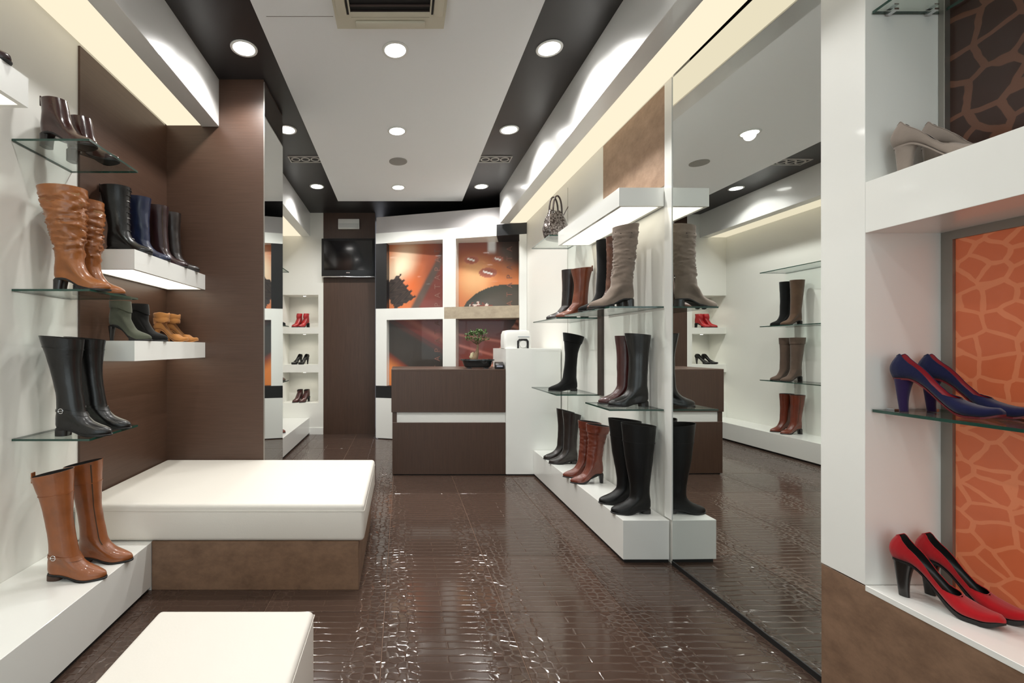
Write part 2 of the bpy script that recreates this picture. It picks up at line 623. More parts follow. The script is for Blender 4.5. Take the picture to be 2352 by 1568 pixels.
# ------------------------------------------------------------------ glass shelves
def glass_shelf(x0, x1, y0, y1, ztop, label, th=0.010, clips=None):
    cx, cy = (x0 + x1) / 2, (y0 + y1) / 2
    t = thing('glass_shelf', label, 'shelf', (cx, cy, ztop - th), 0, 'glass shelves')
    b = MB()
    a, c = (x1 - x0) / 2, (y1 - y0) / 2
    vs = [(-a, -c, 0), (a, -c, 0), (a, c, 0), (-a, c, 0), (-a, -c, th), (a, -c, th), (a, c, th), (-a, c, th)]
    b.add(vs, [(0, 3, 2, 1), (4, 5, 6, 7)], 0)
    b.add(vs, [(0, 1, 5, 4), (1, 2, 6, 5), (2, 3, 7, 6), (3, 0, 4, 7)], 1)
    me = bpy.data.meshes.new('pane')
    me.from_pydata(b.v, [], b.f)
    me.materials.append(GLASS)
    me.materials.append(GEDGE)
    me.polygons.foreach_set('material_index', b.m)
    o = bpy.data.objects.new('pane', me)
    C.objects.link(o)
    o.parent = t
    for (px, py) in (clips or []):
        k = MB()
        k.box(px - cx - 0.008, px - cx + 0.008, py - cy - 0.014, py - cy + 0.014, -0.007, -0.0002)
        k.box(px - cx - 0.008, px - cx + 0.008, py - cy - 0.014, py - cy + 0.014, th + 0.0002, th + 0.005)
        k.build('clip', CHROME, t)
    return t


SL = [2.28, 1.588, 0.897]
for z, wd in zip(SL, ('highest', 'middle', 'lowest')):
    glass_shelf(XL + 0.002, -1.44, 2.06, 2.44, z, 'glass shelf on the near left white wall, %s of three' % wd)
for z, wd in zip([2.286, 1.59, 0.897], ('highest', 'middle', 'lowest')):
    glass_shelf(XL + 0.002, -1.45, 4.75, 5.74, z, 'glass shelf on the left wall beyond the brown pier, %s of three' % wd)
glass_shelf(1.296, XR - 0.011, 2.79, 3.16, 0.932, 'lower glass shelf beside the large mirror, under black and burgundy boots')
glass_shelf(1.296, XR - 0.011, 2.79, 3.56, 1.575, 'upper glass shelf beside the large mirror, under the taupe slouch boot')
glass_shelf(1.286, XR - 0.001, 3.72, 4.43, 0.926, 'lower glass shelf in the far right bay under the black suede boot')
glass_shelf(1.286, XR - 0.001, 3.72, 4.38, 1.567, 'upper glass shelf in the far right bay under cognac boots')
glass_shelf(1.286, XR - 0.001, 3.90, 4.43, 2.300, 'glass shelf holding the silver handbag on the right wall')
glass_shelf(1.668, 1.912, Y_N + 0.2, 1.585, 1.10, 'glass shelf under the blue pumps in the right display unit', clips=[(1.72, 1.568), (1.86, 1.568)])
glass_shelf(1.668, 1.912, Y_N + 0.2, 1.585, 2.51, 'glass shelf high in the right display unit above grey pumps', clips=[(1.72, 1.568), (1.86, 1.568)])


# light box shelves
def light_shelf(x0, x1, y0, y1, z0, z1, label, glow=True):
    cx, cy = (x0 + x1) / 2, (y0 + y1) / 2
    t = thing('light_shelf', label, 'shelf', (cx, cy, z0), 0, 'thick white wall shelves')
    a, c, h = (x1 - x0) / 2, (y1 - y0) / 2, z1 - z0
    b = MB()
    r = 0.022
    b.box(-a, a, -c, c, 0.03, h)
    b.box(-a, -a + r, -c, c, 0, 0.03)
    b.box(a - r, a, -c, c, 0, 0.03)
    b.box(-a + r, a - r, -c, -c + r, 0, 0.03)
    b.box(-a + r, a - r, c - r, c, 0, 0.03)
    b.build('box', LACQ, t)
    if glow:
        bx('diffuser', -a + r, a - r, -c + r, c - r, 0.008, 0.022, GLOWM, t)
    return t


light_shelf(1.356, XR - 0.011, 2.79, 3.88, 2.20, 2.315, 'thick white shelf with glowing underside on the right wall')
light_shelf(XL + 0.012, -1.495, 2.50, 3.399, 1.756, 1.868, 'thick white glowing shelf in the brown alcove holding dark boots')
light_shelf(XL + 0.012, -1.495, 2.50, 3.399, 1.242, 1.356, 'plain thick white shelf in the brown alcove holding ankle boots')
light_shelf(XL + 0.001, -1.44, 0.90, 1.724, 2.242, 2.355, 'thick white glowing shelf at the left picture edge')


# plinths
def plinth(name, label, x0, x1, y0, y1, z1, kick, side):
    cx, cy = (x0 + x1) / 2, (y0 + y1) / 2
    t = thing('display_plinth', label, 'plinth', (cx, cy, 0), 0, 'low white display plinths')
    a, c = (x1 - x0) / 2, (y1 - y0) / 2
    bx('body', -a, a, -c, c, 0.022, z1, LACQ, t, 0.0015, 1)
    bx('toe_kick', -a + (0.012 if side < 0 else 0), a - (0.012 if side > 0 else 0), -c + 0.012, c - 0.005, 0.0, 0.022, DARKGAP, t)
    return t


plinth('p', 'long low white plinth below the right glass shelves', 1.352, XR - 0.011, 2.733, 4.59, 0.262, 0, -1)
plinth('p', 'long low white plinth along the near left wall', XL + 0.001, -1.36, -1.5, 2.425, 0.262, 0, 1)
plinth('p', 'low white plinth on the left beyond the brown pier', XL + 0.001, -1.40, 3.935, YBACK - 0.002, 0.25, 0, 1)

# ------------------------------------------------------------------ bench and pouf
t = thing('bench', 'wide white upholstered bench with brown veneer base against the pier', 'bench', (-1.0, 2.91, 0))
bx('base', -1.36 + 1.0, -0.235 + 1.0, 2.43 - 2.91, 3.395 - 2.91, 0.0, 0.25, VENEER, t, 0.002, 1)
bx('cushion', -1.785 + 1.0, -0.205 + 1.0, 2.427 - 2.91, 3.397 - 2.91, 0.2645, 0.468, CUSHION, t, 0.022, 4)
bx('rear_support', -1.785 + 1.0, -1.362 + 1.0, 2.43 - 2.91, 3.395 - 2.91, 0.0, 0.262, LACQ, t)
bx('base_lid', -1.36 + 1.0, -0.235 + 1.0, 2.43 - 2.91, 3.395 - 2.91, 0.25, 0.2645, VENEER, t)
s = MB()
zz = 0.430
s.tube([(-0.78, -0.4835, zz), (0.79, -0.4835, zz), (0.7955, -0.478, zz), (0.7955, 0.48, zz)], 0.0016, 6)
s.build('seam', CUSHION, t, smooth=True)

t = thing('pouf', 'square white upholstered pouf in the foreground', 'pouf', (-0.535, 1.09, 0))
bx('base', -0.235, 0.235, -0.345, 0.345, 0.0, 0.05, VENEER, t)
bx('cushion', -0.251, 0.251, -0.362, 0.362, 0.05, 0.468, CUSHION, t, 0.016, 4)
s = MB()
q = 0.2515
s.tube([(-q, -0.36, zz + 0.02), (-q, 0.362, zz + 0.02), (q, 0.362, zz + 0.02), (q, -0.36, zz + 0.02)], 0.0016, 6)
s.build('seam', CUSHION, t, smooth=True)

# ------------------------------------------------------------------ counter
YC = 4.595
t = thing('sales_counter', 'dark brown wood sales counter with a white recessed band', 'counter', (0.48, 5.0, 0))
def cb(name, x0, x1, y0, y1, z0, z1, mat, bev=0.002):
    return bx(name, x0 - 0.48, x1 - 0.48, y0 - 5.0, y1 - 5.0, z0, z1, mat, t, bev, 1)
cb('upper_panel', -0.108, 1.066, YC, YC + 0.03, 0.650, 1.075, BROWNV)
cb('upper_side', -0.108, -0.085, YC + 0.03, 5.25, 0.650, 1.075, BROWNV)
cb('lower_panel', -0.098, 1.066, YC + 0.004, YC + 0.03, 0.012, 0.545, BROWNV)
cb('lower_side', -0.098, -0.08, YC + 0.03, 5.20, 0.012, 0.545, BROWNV)
cb('side_stub', -0.098, -0.052, YC + 0.01, YC + 0.03, 0.545, 0.650, BROWNV, 0)
cb('recess_band', -0.052, 1.066, YC + 0.018, YC + 0.03, 0.545, 0.650, LACQ, 0)
cb('countertop', -0.108, 1.066, YC, 5.25, 1.075, 1.094, BROWNH)
cb('toe_kick', -0.08, 1.066, YC + 0.02, 5.2, 0.0, 0.012, DARKGAP, 0)
t = thing('counter_cabinet', 'tall white cabinet closing the right end of the counter', 'cabinet', (1.354, 4.9, 0))
bx('body', 1.069 - 1.354, XR - 1.354 - 0.012, YC - 4.9, 0.34, 0.014, 1.307, LACQ, t, 0.002, 1)
bx('toe_kick', 1.079 - 1.354, XR - 1.354 - 0.012, YC - 4.9 + 0.01, 0.33, 0.0, 0.014, DARKGAP, t)

# ------------------------------------------------------------------ picture shelving behind the counter
ANG = -math.atan2(0.467, 1.642)
G = thing('picture_shelving', 'white black and wood grid shelving behind the counter', 'shelving', (-0.377, 6.455, 0), ANG)
# local x along the face, local y into the depth; back plane runs from 0.10 to 0.42
BK = lambda u: 0.08 + 0.155 * u
UM = 2.10
def gb(name, u0, u1, z0, z1, mat, d0=0.0, d1=None, label=None):
    b = MB()
    e0 = d1 if d1 is not None else BK(u0) + 0.03
    e1 = d1 if d1 is not None else BK(u1) + 0.03
    vs = [(u0, d0, z0), (u1, d0, z0), (u1, e1, z0), (u0, e0, z0), (u0, d0, z1), (u1, d0, z1), (u1, e1, z1), (u0, e0, z1)]
    b.add(vs, [(0, 3, 2, 1), (4, 5, 6, 7), (0, 1, 5, 4), (1, 2, 6, 5), (2, 3, 7, 6), (3, 0, 4, 7)])
    o = b.build(name, mat, G)
    if label:
        o['label'] = label
    return o
gb('crown_panel', 0.0, UM, 2.96, 3.20, plain('shaded_white_paint', srgb(176, 172, 172), rough=0.6), 0.03)  # white crown panel, its shade put into the grey colour
gb('top_rail', 0.0, 1.71, 2.81, 2.96, LACQ)
gb('top_rail', 1.71, UM, 2.81, 2.96, BLACK, label='black end of the top rail')
gb('upright', 0.0, 0.165, 1.873, 2.81, BLACK, label='black upright')
gb('upright', 0.0, 0.165, 0.765, 1.71, LACQ)
gb('upright', 0.98, 1.160, 1.873, 2.81, LACQ)
gb('upright', 0.98, 1.160, 0.765, 1.71, LACQ)
gb('upright', 2.005, UM, 0.765, 2.81, LACQ)
gb('middle_rail', 0.0, 1.0, 1.71, 1.873, LACQ)
gb('middle_rail', 1.0, 2.005, 1.71, 1.873, VENEERG, label='grey wood middle rail')
gb('bottom_rail', 0.0, UM, 0.59, 0.765, BLACK, label='black bottom rail')
gb('lower_panel', 0.0, UM, 0.012, 0.59, LACQ)
bkb = MB()
bkb.add([(0, BK(0) + 0.03, 0), (UM, BK(UM) + 0.03, 0), (UM, BK(UM) + 0.05, 0), (0, BK(0) + 0.05, 0),
         (0, BK(0) + 0.03, 3.2), (UM, BK(UM) + 0.03, 3.2), (UM, BK(UM) + 0.05, 3.2), (0, BK(0) + 0.05, 3.2)],
        [(0, 3, 2, 1), (4, 5, 6, 7), (0, 1, 5, 4), (1, 2, 6, 5), (2, 3, 7, 6), (3, 0, 4, 7)])
bkb.build('back_board', BLACK, G)

def mix(a, b, t):
    t = max(0.0, min(1.0, t))
    return tuple(x + (y - x) * t for x, y in zip(a, b))
def ss(a, b, x):
    t = max(0.0, min(1.0, (x - a) / (b - a)))
    return t * t * (3 - 2 * t)

def art1(u, v):      # folded tan leather with a black ruffled bow
    c = mix(srgb(150, 72, 48), srgb(206, 116, 66), ss(1.0, 0.2, u))
    c = mix(c, srgb(255, 238, 205), ss(0.40, 0.0, math.hypot((u - 0.30) * 1.25 - (v - .62) * .4, (v - 0.64) * 0.62)) * 0.95)
    c = mix(c, srgb(228, 110, 52), ss(0.3, 0.0, math.hypot(u - 0.42, v - 0.36)) * 0.8)
    d = (u - 0.45) - 0.52 * v
    c = mix(c, srgb(122, 58, 48), ss(0.02, 0.16, d + 0.02))
    c = mix(c, srgb(92, 76, 68), ss(0.09, 0.03, abs(d - 0.07)))
    c = mix(c, srgb(110, 56, 46), ss(0.82, 0.98, u) * ss(0.5, 1, v))
    a = math.radians(32)
    p, q_ = (u - 0.27) * 1.0, (v - 0.265) * 1.05
    r1, r2 = p * math.cos(a) + q_ * math.sin(a), -p * math.sin(a) + q_ * math.cos(a)
    jag = 0.016 * math.sin(70 * r1) + 0.016 * math.sin(61 * r2 + 1)
    if max(abs(r1) * 1.25, abs(r2)) < 0.215 + jag:
        c = mix(srgb(40, 32, 30), srgb(66, 52, 46), 0.5 + 0.5 * math.sin(48 * r1 + 9 * math.sin(30 * r2)))
    return c

def art2(u, v):      # tan flap with three rivets over a dark arch
    c = mix(srgb(214, 130, 80), srgb(138, 70, 52), ss(0.45, 1.0, v))
    c = mix(c, srgb(250, 196, 140), ss(0.35, 0.0, math.hypot(u - 0.35, (v - 0.45) * 0.8)))
    c = mix(c, srgb(78, 60, 52), ss(0.45, 0.2, math.hypot(u - 0.95, v - 0.95)))
    c = mix(c, srgb(236, 236, 238), ss(0.07, 0.03, abs(u - 0.58)) * ss(0.80, 0.90, v))
    for (a, b_, r) in ((0.31, 0.74, 0.10), (0.66, 0.74, 0.075), (0.53, 0.54, 0.12)):
        e = math.hypot((u - a) / r, (v - b_) / (r * 0.62))
        if e < 1:
            c = mix(srgb(150, 80, 66), srgb(186, 110, 88), e)
            if abs((v - b_) + 0.35 * (u - a)) < 0.014 and abs(u - a) < r * 0.5:
                c = (1, 0.95, 0.93)
    e = math.hypot((u - 0.82) / 0.64, (v + 0.12) / 0.48)
    if e < 1:
        c = mix(srgb(86, 80, 72), srgb(66, 66, 58), ss(0.6, 1, e))
    if v < 0.11 and 0.28 < u < 0.62:
        n = noise.noise(Vector((u * 24, v * 30, 2)))
        if n > -0.05 and v < 0.11 - abs(u - 0.38) * 0.3:
            c = srgb(236, 222, 214) if n > 0.2 else srgb(140, 62, 48)
    c = mix(c, srgb(140, 60, 44), ss(0.05, 0.0, abs(u - 0.06 - 0.12 * (0.5 - v))) * ss(0.6, 0.3, v))
    return c

def art3(u, v):      # dark folds with an orange corner
    d = v - (0.62 - 0.75 * u)
    c = mix(srgb(232, 140, 74), srgb(120, 52, 36), ss(-0.25, -0.02, d))
    c = mix(c, srgb(58, 50, 44), ss(-0.04, 0.02, d))
    d2 = v - (1.02 - 0.62 * u)
    c = mix(c, srgb(128, 52, 42), ss(0.0, 0.18, d2))
    c = mix(c, srgb(158, 84, 66), ss(0.08, 0.0, abs(v - (1.28 - 0.62 * u))))
    c = mix(c, srgb(64, 50, 46), ss(0.03, 0.0, abs(d2 - 0.1)) * 0.6)
    return c

def art4(u, v):      # dark red leather with pale creases and a twisted cord
    c = mix(srgb(104, 40, 36), srgb(146, 66, 52), ss(1.0, 0.2, v))
    c = mix(c, srgb(74, 62, 58), ss(0.7, 0.95, u + (v - 0.5) * 0.1))
    for s0, k in ((0.80, -0.18), (0.66, -0.32)):
        c = mix(c, srgb(206, 124, 108), ss(0.035, 0.0, abs(v - (s0 + k * u))) * 0.8)
    d = (v - 0.28) - 1.9 * (u - 0.60)
    if abs(d) < 0.14 and u > 0.5:
        c = mix(srgb(232, 160, 136), srgb(120, 62, 52), 0.5 + 0.5 * math.sin(60 * v + 30 * u))
    return c

def poster(u0, u1, z0, z1, art, label):
    n, mm = 72, 72
    vs, cs, fs = [], [], []
    for j in range(mm + 1):
        for i in range(n + 1):
            u = u0 + (u1 - u0) * i / n
            vs.append((u, BK(u) + 0.02, z0 + (z1 - z0) * j / mm))
            cs.append(art(i / n, j / mm))
    for j in range(mm):
        for i in range(n):
            a = j * (n + 1) + i
            fs.append((a, a + 1, a + n + 2, a + n + 1))
    k = len(vs)
    for (u, z) in ((u0, z0), (u1, z0), (u1, z1), (u0, z1)):   # thin board behind
        vs.append((u, BK(u) + 0.028, z)); cs.append((0.1, 0.1, 0.1))
    fs += [(k + 3, k + 2, k + 1, k), (0, k, k + 1, n), (n, k + 1, k + 2, len(vs) - 5), (mm * (n + 1), len(vs) - 5, k + 2, k + 3), (0, mm * (n + 1), k + 3, k)]
    me = bpy.data.meshes.new('poster')
    me.from_pydata(vs, [], fs)
    at = me.color_attributes.new('print', 'FLOAT_COLOR', 'POINT')
    at.data.foreach_set('color', np.array([(*c, 1) for c in cs], dtype=np.float32).ravel())
    me.materials.append(POSTER)
    o = bpy.data.objects.new('poster', me)
    C.objects.link(o)
    o.parent = G
    o['label'] = label
    return o

GLYPH = {}
def lettering(parent, text, u, z, size, step=0.128):
    for i, ch in enumerate(text):
        if ch not in GLYPH:
            cu = bpy.data.curves.new('letter', 'FONT')
            cu.body = ch
            cu.size = size
            cu.extrude = 0.0005
            cu.materials.append(PTEXT)
            tmp = bpy.data.objects.new('letter', cu)
            C.objects.link(tmp)
            GLYPH[ch] = bpy.data.meshes.new_from_object(tmp.evaluated_get(bpy.context.evaluated_depsgraph_get()))
            bpy.data.objects.remove(tmp)
        o = bpy.data.objects.new('letter', GLYPH[ch])
        C.objects.link(o)
        o.parent = parent
        # upright on the board, running upwards, turned with the board
        m3 = Matrix.Rotation(math.atan(0.155), 3, 'Z') @ Matrix(((0, -1, 0), (0, 0, -1), (1, 0, 0)))
        o.matrix_local = Matrix.Translation((u, BK(u) + 0.0165, z + step * i)) @ m3.to_4x4()

p1 = poster(0.03, 0.985, 1.873, 2.81, art1, 'poster of folded tan leather with a black ruffled bow')
p2 = poster(1.01, 2.06, 1.873, 2.81, art2, 'poster of a tan leather flap with three rivets')
p3 = poster(0.03, 0.985, 0.765, 1.71, art3, 'poster of dark leather folds with an orange corner')
p4 = poster(1.01, 2.06, 0.765, 1.71, art4, 'poster of dark red leather with a twisted cord')
lettering(p1, 'PATAPAT', 0.895, 1.90, 0.115)
lettering(p2, 'ATAPATA', 1.90, 1.90, 0.115)
lettering(p3, 'ATAPATA', 0.895, 0.86, 0.115)

# ------------------------------------------------------------------ ceiling equipment
def downlight(x, y, label, power=SPOT_W, zc=ZC):
    t = thing('downlight', label, 'ceiling light', (x, y, zc), 0, 'recessed ceiling downlights')
    R = 0.072
    ring = []
    n = 28
    prof = [(R, 0.0), (R + 0.018, -0.001), (R + 0.016, -0.006), (R, -0.006), (R - 0.006, 0.004)]
    b = MB()
    rings = [[(r * math.cos(2 * PI * k / n), r * math.sin(2 * PI * k / n), z) for k in range(n)] for r, z in prof]
    b.loft(rings, False, False)
    b.build('rim', PLASTW, t, smooth=True)
    d = MB()
    d.loft([[(R * math.cos(2 * PI * k / n), R * math.sin(2 * PI * k / n), z) for k in range(n)] for z in (-0.001, -0.0045)])
    d.build('lens', LAMPM, t)
    ld = bpy.data.lights.new('downlight_beam', 'SPOT')
    ld.energy = power
    ld.color = (1.0, 0.982, 0.948)
    ld.spot_size = math.radians(142)
    ld.spot_blend = 0.55
    ld.shadow_soft_size = 0.05
    lo = bpy.data.objects.new('downlight_beam', ld)
    C.objects.link(lo)
    lo.parent = t
    lo.location = (0, 0, -0.02)
    return t

ROWS = [(3.045, 'nearest'), (4.185, 'second'), (5.66, 'farthest')]
for y, wd in ROWS:
    downlight(-1.075, y, 'recessed downlight in the left black ceiling strip, %s in view' % wd)
    downlight(-0.045, y, 'recessed downlight in the white ceiling panel, %s in view' % wd, zc=ZC - 0.012)
    downlight(1.005, y, 'recessed downlight in the right black ceiling strip, %s in view' % wd)
for y, wd, k in ((1.6, 'just above the camera', 0.42), (0.2, 'behind the camera', 0.28), (-1.3, 'near the entrance', 0.3)):
    downlight(-1.075, y, 'recessed downlight in the left black strip %s' % wd, SPOT_W * k)
    downlight(-0.045, y, 'recessed downlight in the white panel %s' % wd, SPOT_W * k, zc=ZC - 0.012)
    downlight(1.005, y, 'recessed downlight in the right black strip %s' % wd, SPOT_W * k)

# air conditioner cassette
t = thing('air_conditioner', 'cream ceiling cassette air conditioner at the top edge', 'air conditioner', (-0.07, 2.45, ZC - 0.012))
b = MB()
h0, h1 = 0.33, 0.235
for (x0, x1, y0, y1) in ((-h0, h0, -h0, -h1), (-h0, h0, h1, h0), (-h0, -h1, -h1, h1), (h1, h0, -h1, h1)):
    b.box(x0, x1, y0, y1, -0.045, 0)
b.build('frame', ACM, t)
bx('intake', -h1, h1, -h1, h1, -0.03, -0.002, DARKGAP, t)
for k in range(9):
    y = -0.20 + k * 0.05
    bx('intake_slat', -h1, h1, y - 0.004, y + 0.004, -0.040, -0.031, plain('slat_dark', srgb(64, 52, 48)) if k == 0 else bpy.data.materials['slat_dark'], t)
for (x0, x1, y0, y1) in ((-0.21, 0.21, 0.258, 0.312), (-0.21, 0.21, -0.312, -0.258), (-0.312, -0.258, -0.21, 0.21), (0.258, 0.312, -0.21, 0.21)):
    bx('louvre', x0, x1, y0, y1, -0.060, -0.047, ACM, t, 0.003, 2)
for s1 in (-1, 1):
    bx('outlet_slot', s1 * 0.25 - 0.006, s1 * 0.25 + 0.006, -0.21, 0.21, -0.0465, -0.045, DARKGAP, t)
bx('grille_rail', -h1, h1, 0.195, 0.232, -0.044, -0.0405, ACM, t)

# slot vents in the black strips
VENTM = plain('vent_metal', srgb(190, 186, 180), rough=0.5)
for x, wd in ((-1.043, 'left'), (1.007, 'right')):
    t = thing('ceiling_vent', 'slotted metal vent in the %s black ceiling strip' % wd, 'vent', (x, 4.84, ZC), 0, 'ceiling vents')
    b = MB()
    for (x0, x1, y0, y1) in ((-0.175, 0.175, -0.078, -0.066), (-0.175, 0.175, 0.066, 0.078), (-0.175, -0.163, -0.066, 0.066), (0.163, 0.175, -0.066, 0.066)):
        b.box(x0, x1, y0, y1, -0.008, 0)
    b.build('frame', VENTM, t)
    bx('opening', -0.163, 0.163, -0.066, 0.066, -0.003, -0.0005, DARKGAP, t)
    for k in range(3):
        cx = -0.105 + k * 0.105
        n = 20
        rings = []
        for r, z in ((0.050, -0.0035), (0.050, -0.007), (0.036, -0.007), (0.036, -0.0035)):
            rings.append([(cx + r * math.cos(2 * PI * i / n), r * math.sin(2 * PI * i / n), z) for i in range(n)])
        b = MB()
        b.loft(rings + [rings[0]], False, False)
        b.build('vent_ring', VENTM, t)

# round ceiling speaker
t = thing('ceiling_speaker', 'round grey speaker grille in the white ceiling panel', 'speaker', (-0.04, 4.87, ZC - 0.012))
n = 32
b = MB()
b.loft([[(r * math.cos(2 * PI * k / n), r * math.sin(2 * PI * k / n), z) for k in range(n)] for r, z in ((0.098, 0), (0.098, -0.006), (0.088, -0.009))])
b.build('grille', plain('speaker_grey', srgb(150, 147, 142), rough=0.7), t, smooth=True, angle=0.6)

# ------------------------------------------------------------------ television and emergency light
t = thing('television', 'flat black television mounted on the brown panel', 'television', (-0.80, YBACK, 2.665))
bx('case', -0.405, 0.395, -0.075, -0.035, -0.285, 0.285, PLASTB, t, 0.008, 2)
bx('screen', -0.365, 0.355, -0.078, -0.075, -0.19, 0.25, SCREEN, t)
bx('trim_strip', -0.40, 0.39, -0.080, -0.040, -0.298, -0.284, CHROME, t, 0.003, 2)
bx('wall_bracket', -0.15, 0.15, -0.035, 0.0, -0.12, 0.12, PLASTB, t)
bx('brand_badge', -0.035, 0.02, -0.0765, -0.0745, -0.235, -0.222, CHROME, t)
t = thing('emergency_light', 'small white emergency light box above the television', 'emergency light', (-0.795, YBACK, 3.17))
bx('body', -0.165, 0.155, -0.05, 0.0, -0.07, 0.08, PLASTW, t, 0.006, 2)
bx('lens_cover', -0.155, 0.145, -0.056, -0.05, -0.055, 0.01, plain('frosted_cover', srgb(200, 202, 200), rough=0.25), t, 0.002, 1)

# ------------------------------------------------------------------ things on the counter
# bonsai
t = thing('bonsai', 'small bonsai tree in a shallow black tray on the counter', 'plant', (0.80, 4.74, 1.094))
n = 28
b = MB()
prof = [(0.125, 0.068, 0.012), (0.142, 0.082, 0.03), (0.160, 0.095, 0.082), (0.178, 0.108, 0.086), (0.178, 0.108, 0.098), (0.164, 0.096, 0.098), (0.155, 0.088, 0.074)]
def oval(a, c, z):
    return [(math.copysign(abs(math.cos(q)) ** 0.7, math.cos(q)) * a, math.copysign(abs(math.sin(q)) ** 0.7, math.sin(q)) * c, z) for q in (2 * PI * k / n for k in range(n))]
b.loft([oval(*p) for p in prof], True, False)
for sx_ in (-1, 1):
    b.box(sx_ * 0.09 - 0.02, sx_ * 0.09 + 0.02, -0.05, 0.05, 0.0, 0.013)
b.build('tray', plain('black_glaze', srgb(30, 36, 38), rough=0.25, coat=0.4), t, smooth=True, angle=0.7)
b = MB()
rg = [oval(0.155 * (1 - 0.24 * k), 0.088 * (1 - 0.24 * k), 0.074 + 0.012 * k ** 0.7) for k in range(4)]
b.loft(rg, False, True)
b.build('soil', plain('soil', srgb(84, 58, 44), rough=0.95, bump=0.8, bscale=120), t, smooth=True)
bark = plain('bark', srgb(116, 96, 74), rough=0.85, bump=0.6, bscale=80, var=0.25)
b = MB()
b.tube([(-0.035, 0, 0.08), (-0.03, 0, 0.11), (-0.01, 0.005, 0.15), (0.0, 0, 0.19), (0.005, 0, 0.23), (0.0, 0, 0.27)], [0.042, 0.036, 0.026, 0.017, 0.013, 0.009], 10)
tr = b.build('trunk', bark, t, smooth=True)
b = MB()
b.tube([(-0.055, 0.0, 0.082), (-0.06, 0.0, 0.12), (-0.05, 0.01, 0.155), (-0.04, 0.01, 0.172)], [0.022, 0.026, 0.02, 0.008], 9)
b.build('root_knob', plain('pale_bark', srgb(168, 158, 128), rough=0.8, var=0.2), t, smooth=True)
pads = [(-0.075, 0.0, 0.325, 0.062), (0.07, -0.01, 0.325, 0.06), (0.0, 0.02, 0.365, 0.07), (-0.045, -0.03, 0.38, 0.05), (0.06, 0.02, 0.385, 0.05), (0.0, -0.03, 0.31, 0.05), (-0.085, 0.03, 0.36, 0.045), (0.02, 0.0, 0.40, 0.045)]
for (x, y, z, r) in pads:
    b = MB()
    b.tube([(0.0, 0, 0.255), (x * 0.5, y * 0.5, 0.28), (x, y, z - 0.015)], [0.007, 0.005, 0.003], 6)
    b.build('branch', bark, t, smooth=True)
b = MB()
rr = random.Random(3)
for (x, y, z, r) in pads:
    for k in range(55):
        d = Vector((rr.gauss(0, 1), rr.gauss(0, 1), rr.gauss(0, 0.55))).normalized() * r * rr.uniform(0.5, 1.0)
        c0 = Vector((x, y, z)) + Vector((d.x, d.y, d.z * 0.6))
        ax = Vector((rr.gauss(0, 1), rr.gauss(0, 1), rr.gauss(0, 0.5))).normalized()
        bi = ax.cross(Vector((rr.gauss(0, .4), rr.gauss(0, .4), 1))).normalized()
        L_ = rr.uniform(0.011, 0.018)
        nn = ax.cross(bi) * 0.002
        b.add([c0 - ax * L_, c0 + bi * L_ * 0.5 + nn, c0 + ax * L_, c0 - bi * L_ * 0.5 + nn], [(0, 1, 2, 3)])
me = bpy.data.meshes.new('foliage')
me.from_pydata(b.v, [], b.f)
me.materials.append(plain('leaf_green', srgb(84, 116, 62), rough=0.45, var=0.45))
fo = bpy.data.objects.new('foliage', me)
C.objects.link(fo)
fo.parent = t
fo['kind'] = 'stuff'

# stapler-like black device beside the tray
t = thing('card_terminal', 'small black card terminal beside the bonsai tray', 'card terminal', (1.015, 4.66, 1.094), -0.1)
b = MB()
b.loft([[(-0.046, -0.04, z0_), (0.046, -0.04, z0_), (0.046, 0.04, z1_), (-0.046, 0.04, z1_)] for z0_, z1_ in ((0, 0), (0.045, 0.075))])
b.build('body', PLASTB, t, bevel=0.008, seg=2)
bx('display', -0.03, 0.03, -0.042, -0.038, 0.022, 0.036, plain('lcd_grey', srgb(150, 152, 170), rough=0.2), t)
t2 = t
# receipt printer on the white cabinet
t = thing('label_printer', 'white label printer with black arch on the white cabinet', 'printer', (1.205, 4.74, 1.307))
b = MB()
def rrect(a, c, r, z, cx=0, cy=0, k=5):
    pts = []
    for (sx_, sy_, a0) in ((1, 1, 0), (-1, 1, PI / 2), (-1, -1, PI), (1, -1, 1.5 * PI)):
        for i in range(k + 1):
            q = a0 + PI / 2 * i / k
            pts.append((cx + sx_ * (a - r) + r * math.cos(q), cy + sy_ * (c - r) + r * math.sin(q), z))
    return pts
b.loft([rrect(0.140, 0.10, 0.03, 0.0), rrect(0.142, 0.102, 0.03, 0.06), rrect(0.138, 0.10, 0.03, 0.15), rrect(0.125, 0.088, 0.03, 0.185), rrect(0.09, 0.06, 0.03, 0.192)])
b.build('body', PLASTW, t, smooth=True, angle=0.9)
b = MB()
b.tube([(0.0, -0.106, 0.002), (0.0, -0.106, 0.075), (0.012, -0.106, 0.09), (0.088, -0.106, 0.09), (0.10, -0.106, 0.075), (0.10, -0.106, 0.002)], 0.011, 8)
b.build('arch', PLASTB, t, smooth=True)
b = MB()
b.loft([[(0.05 + 0.036 * math.cos(q) , y, 0.045 + 0.036 * math.sin(q)) for q in (2 * PI * k / 20 for k in range(20))] for y in (-0.116, -0.103)])
b.build('paper_roll', PLASTW, t, smooth=True, angle=0.6)
bx('vent_line', 0.0, 0.12, -0.1035, -0.1015, 0.118, 0.124, plain('line_grey', srgb(170, 180, 190)), t)


# ------------------------------------------------------------------ boots
def pchip(xs, ys, x):
    return np.interp(x, xs, ys)


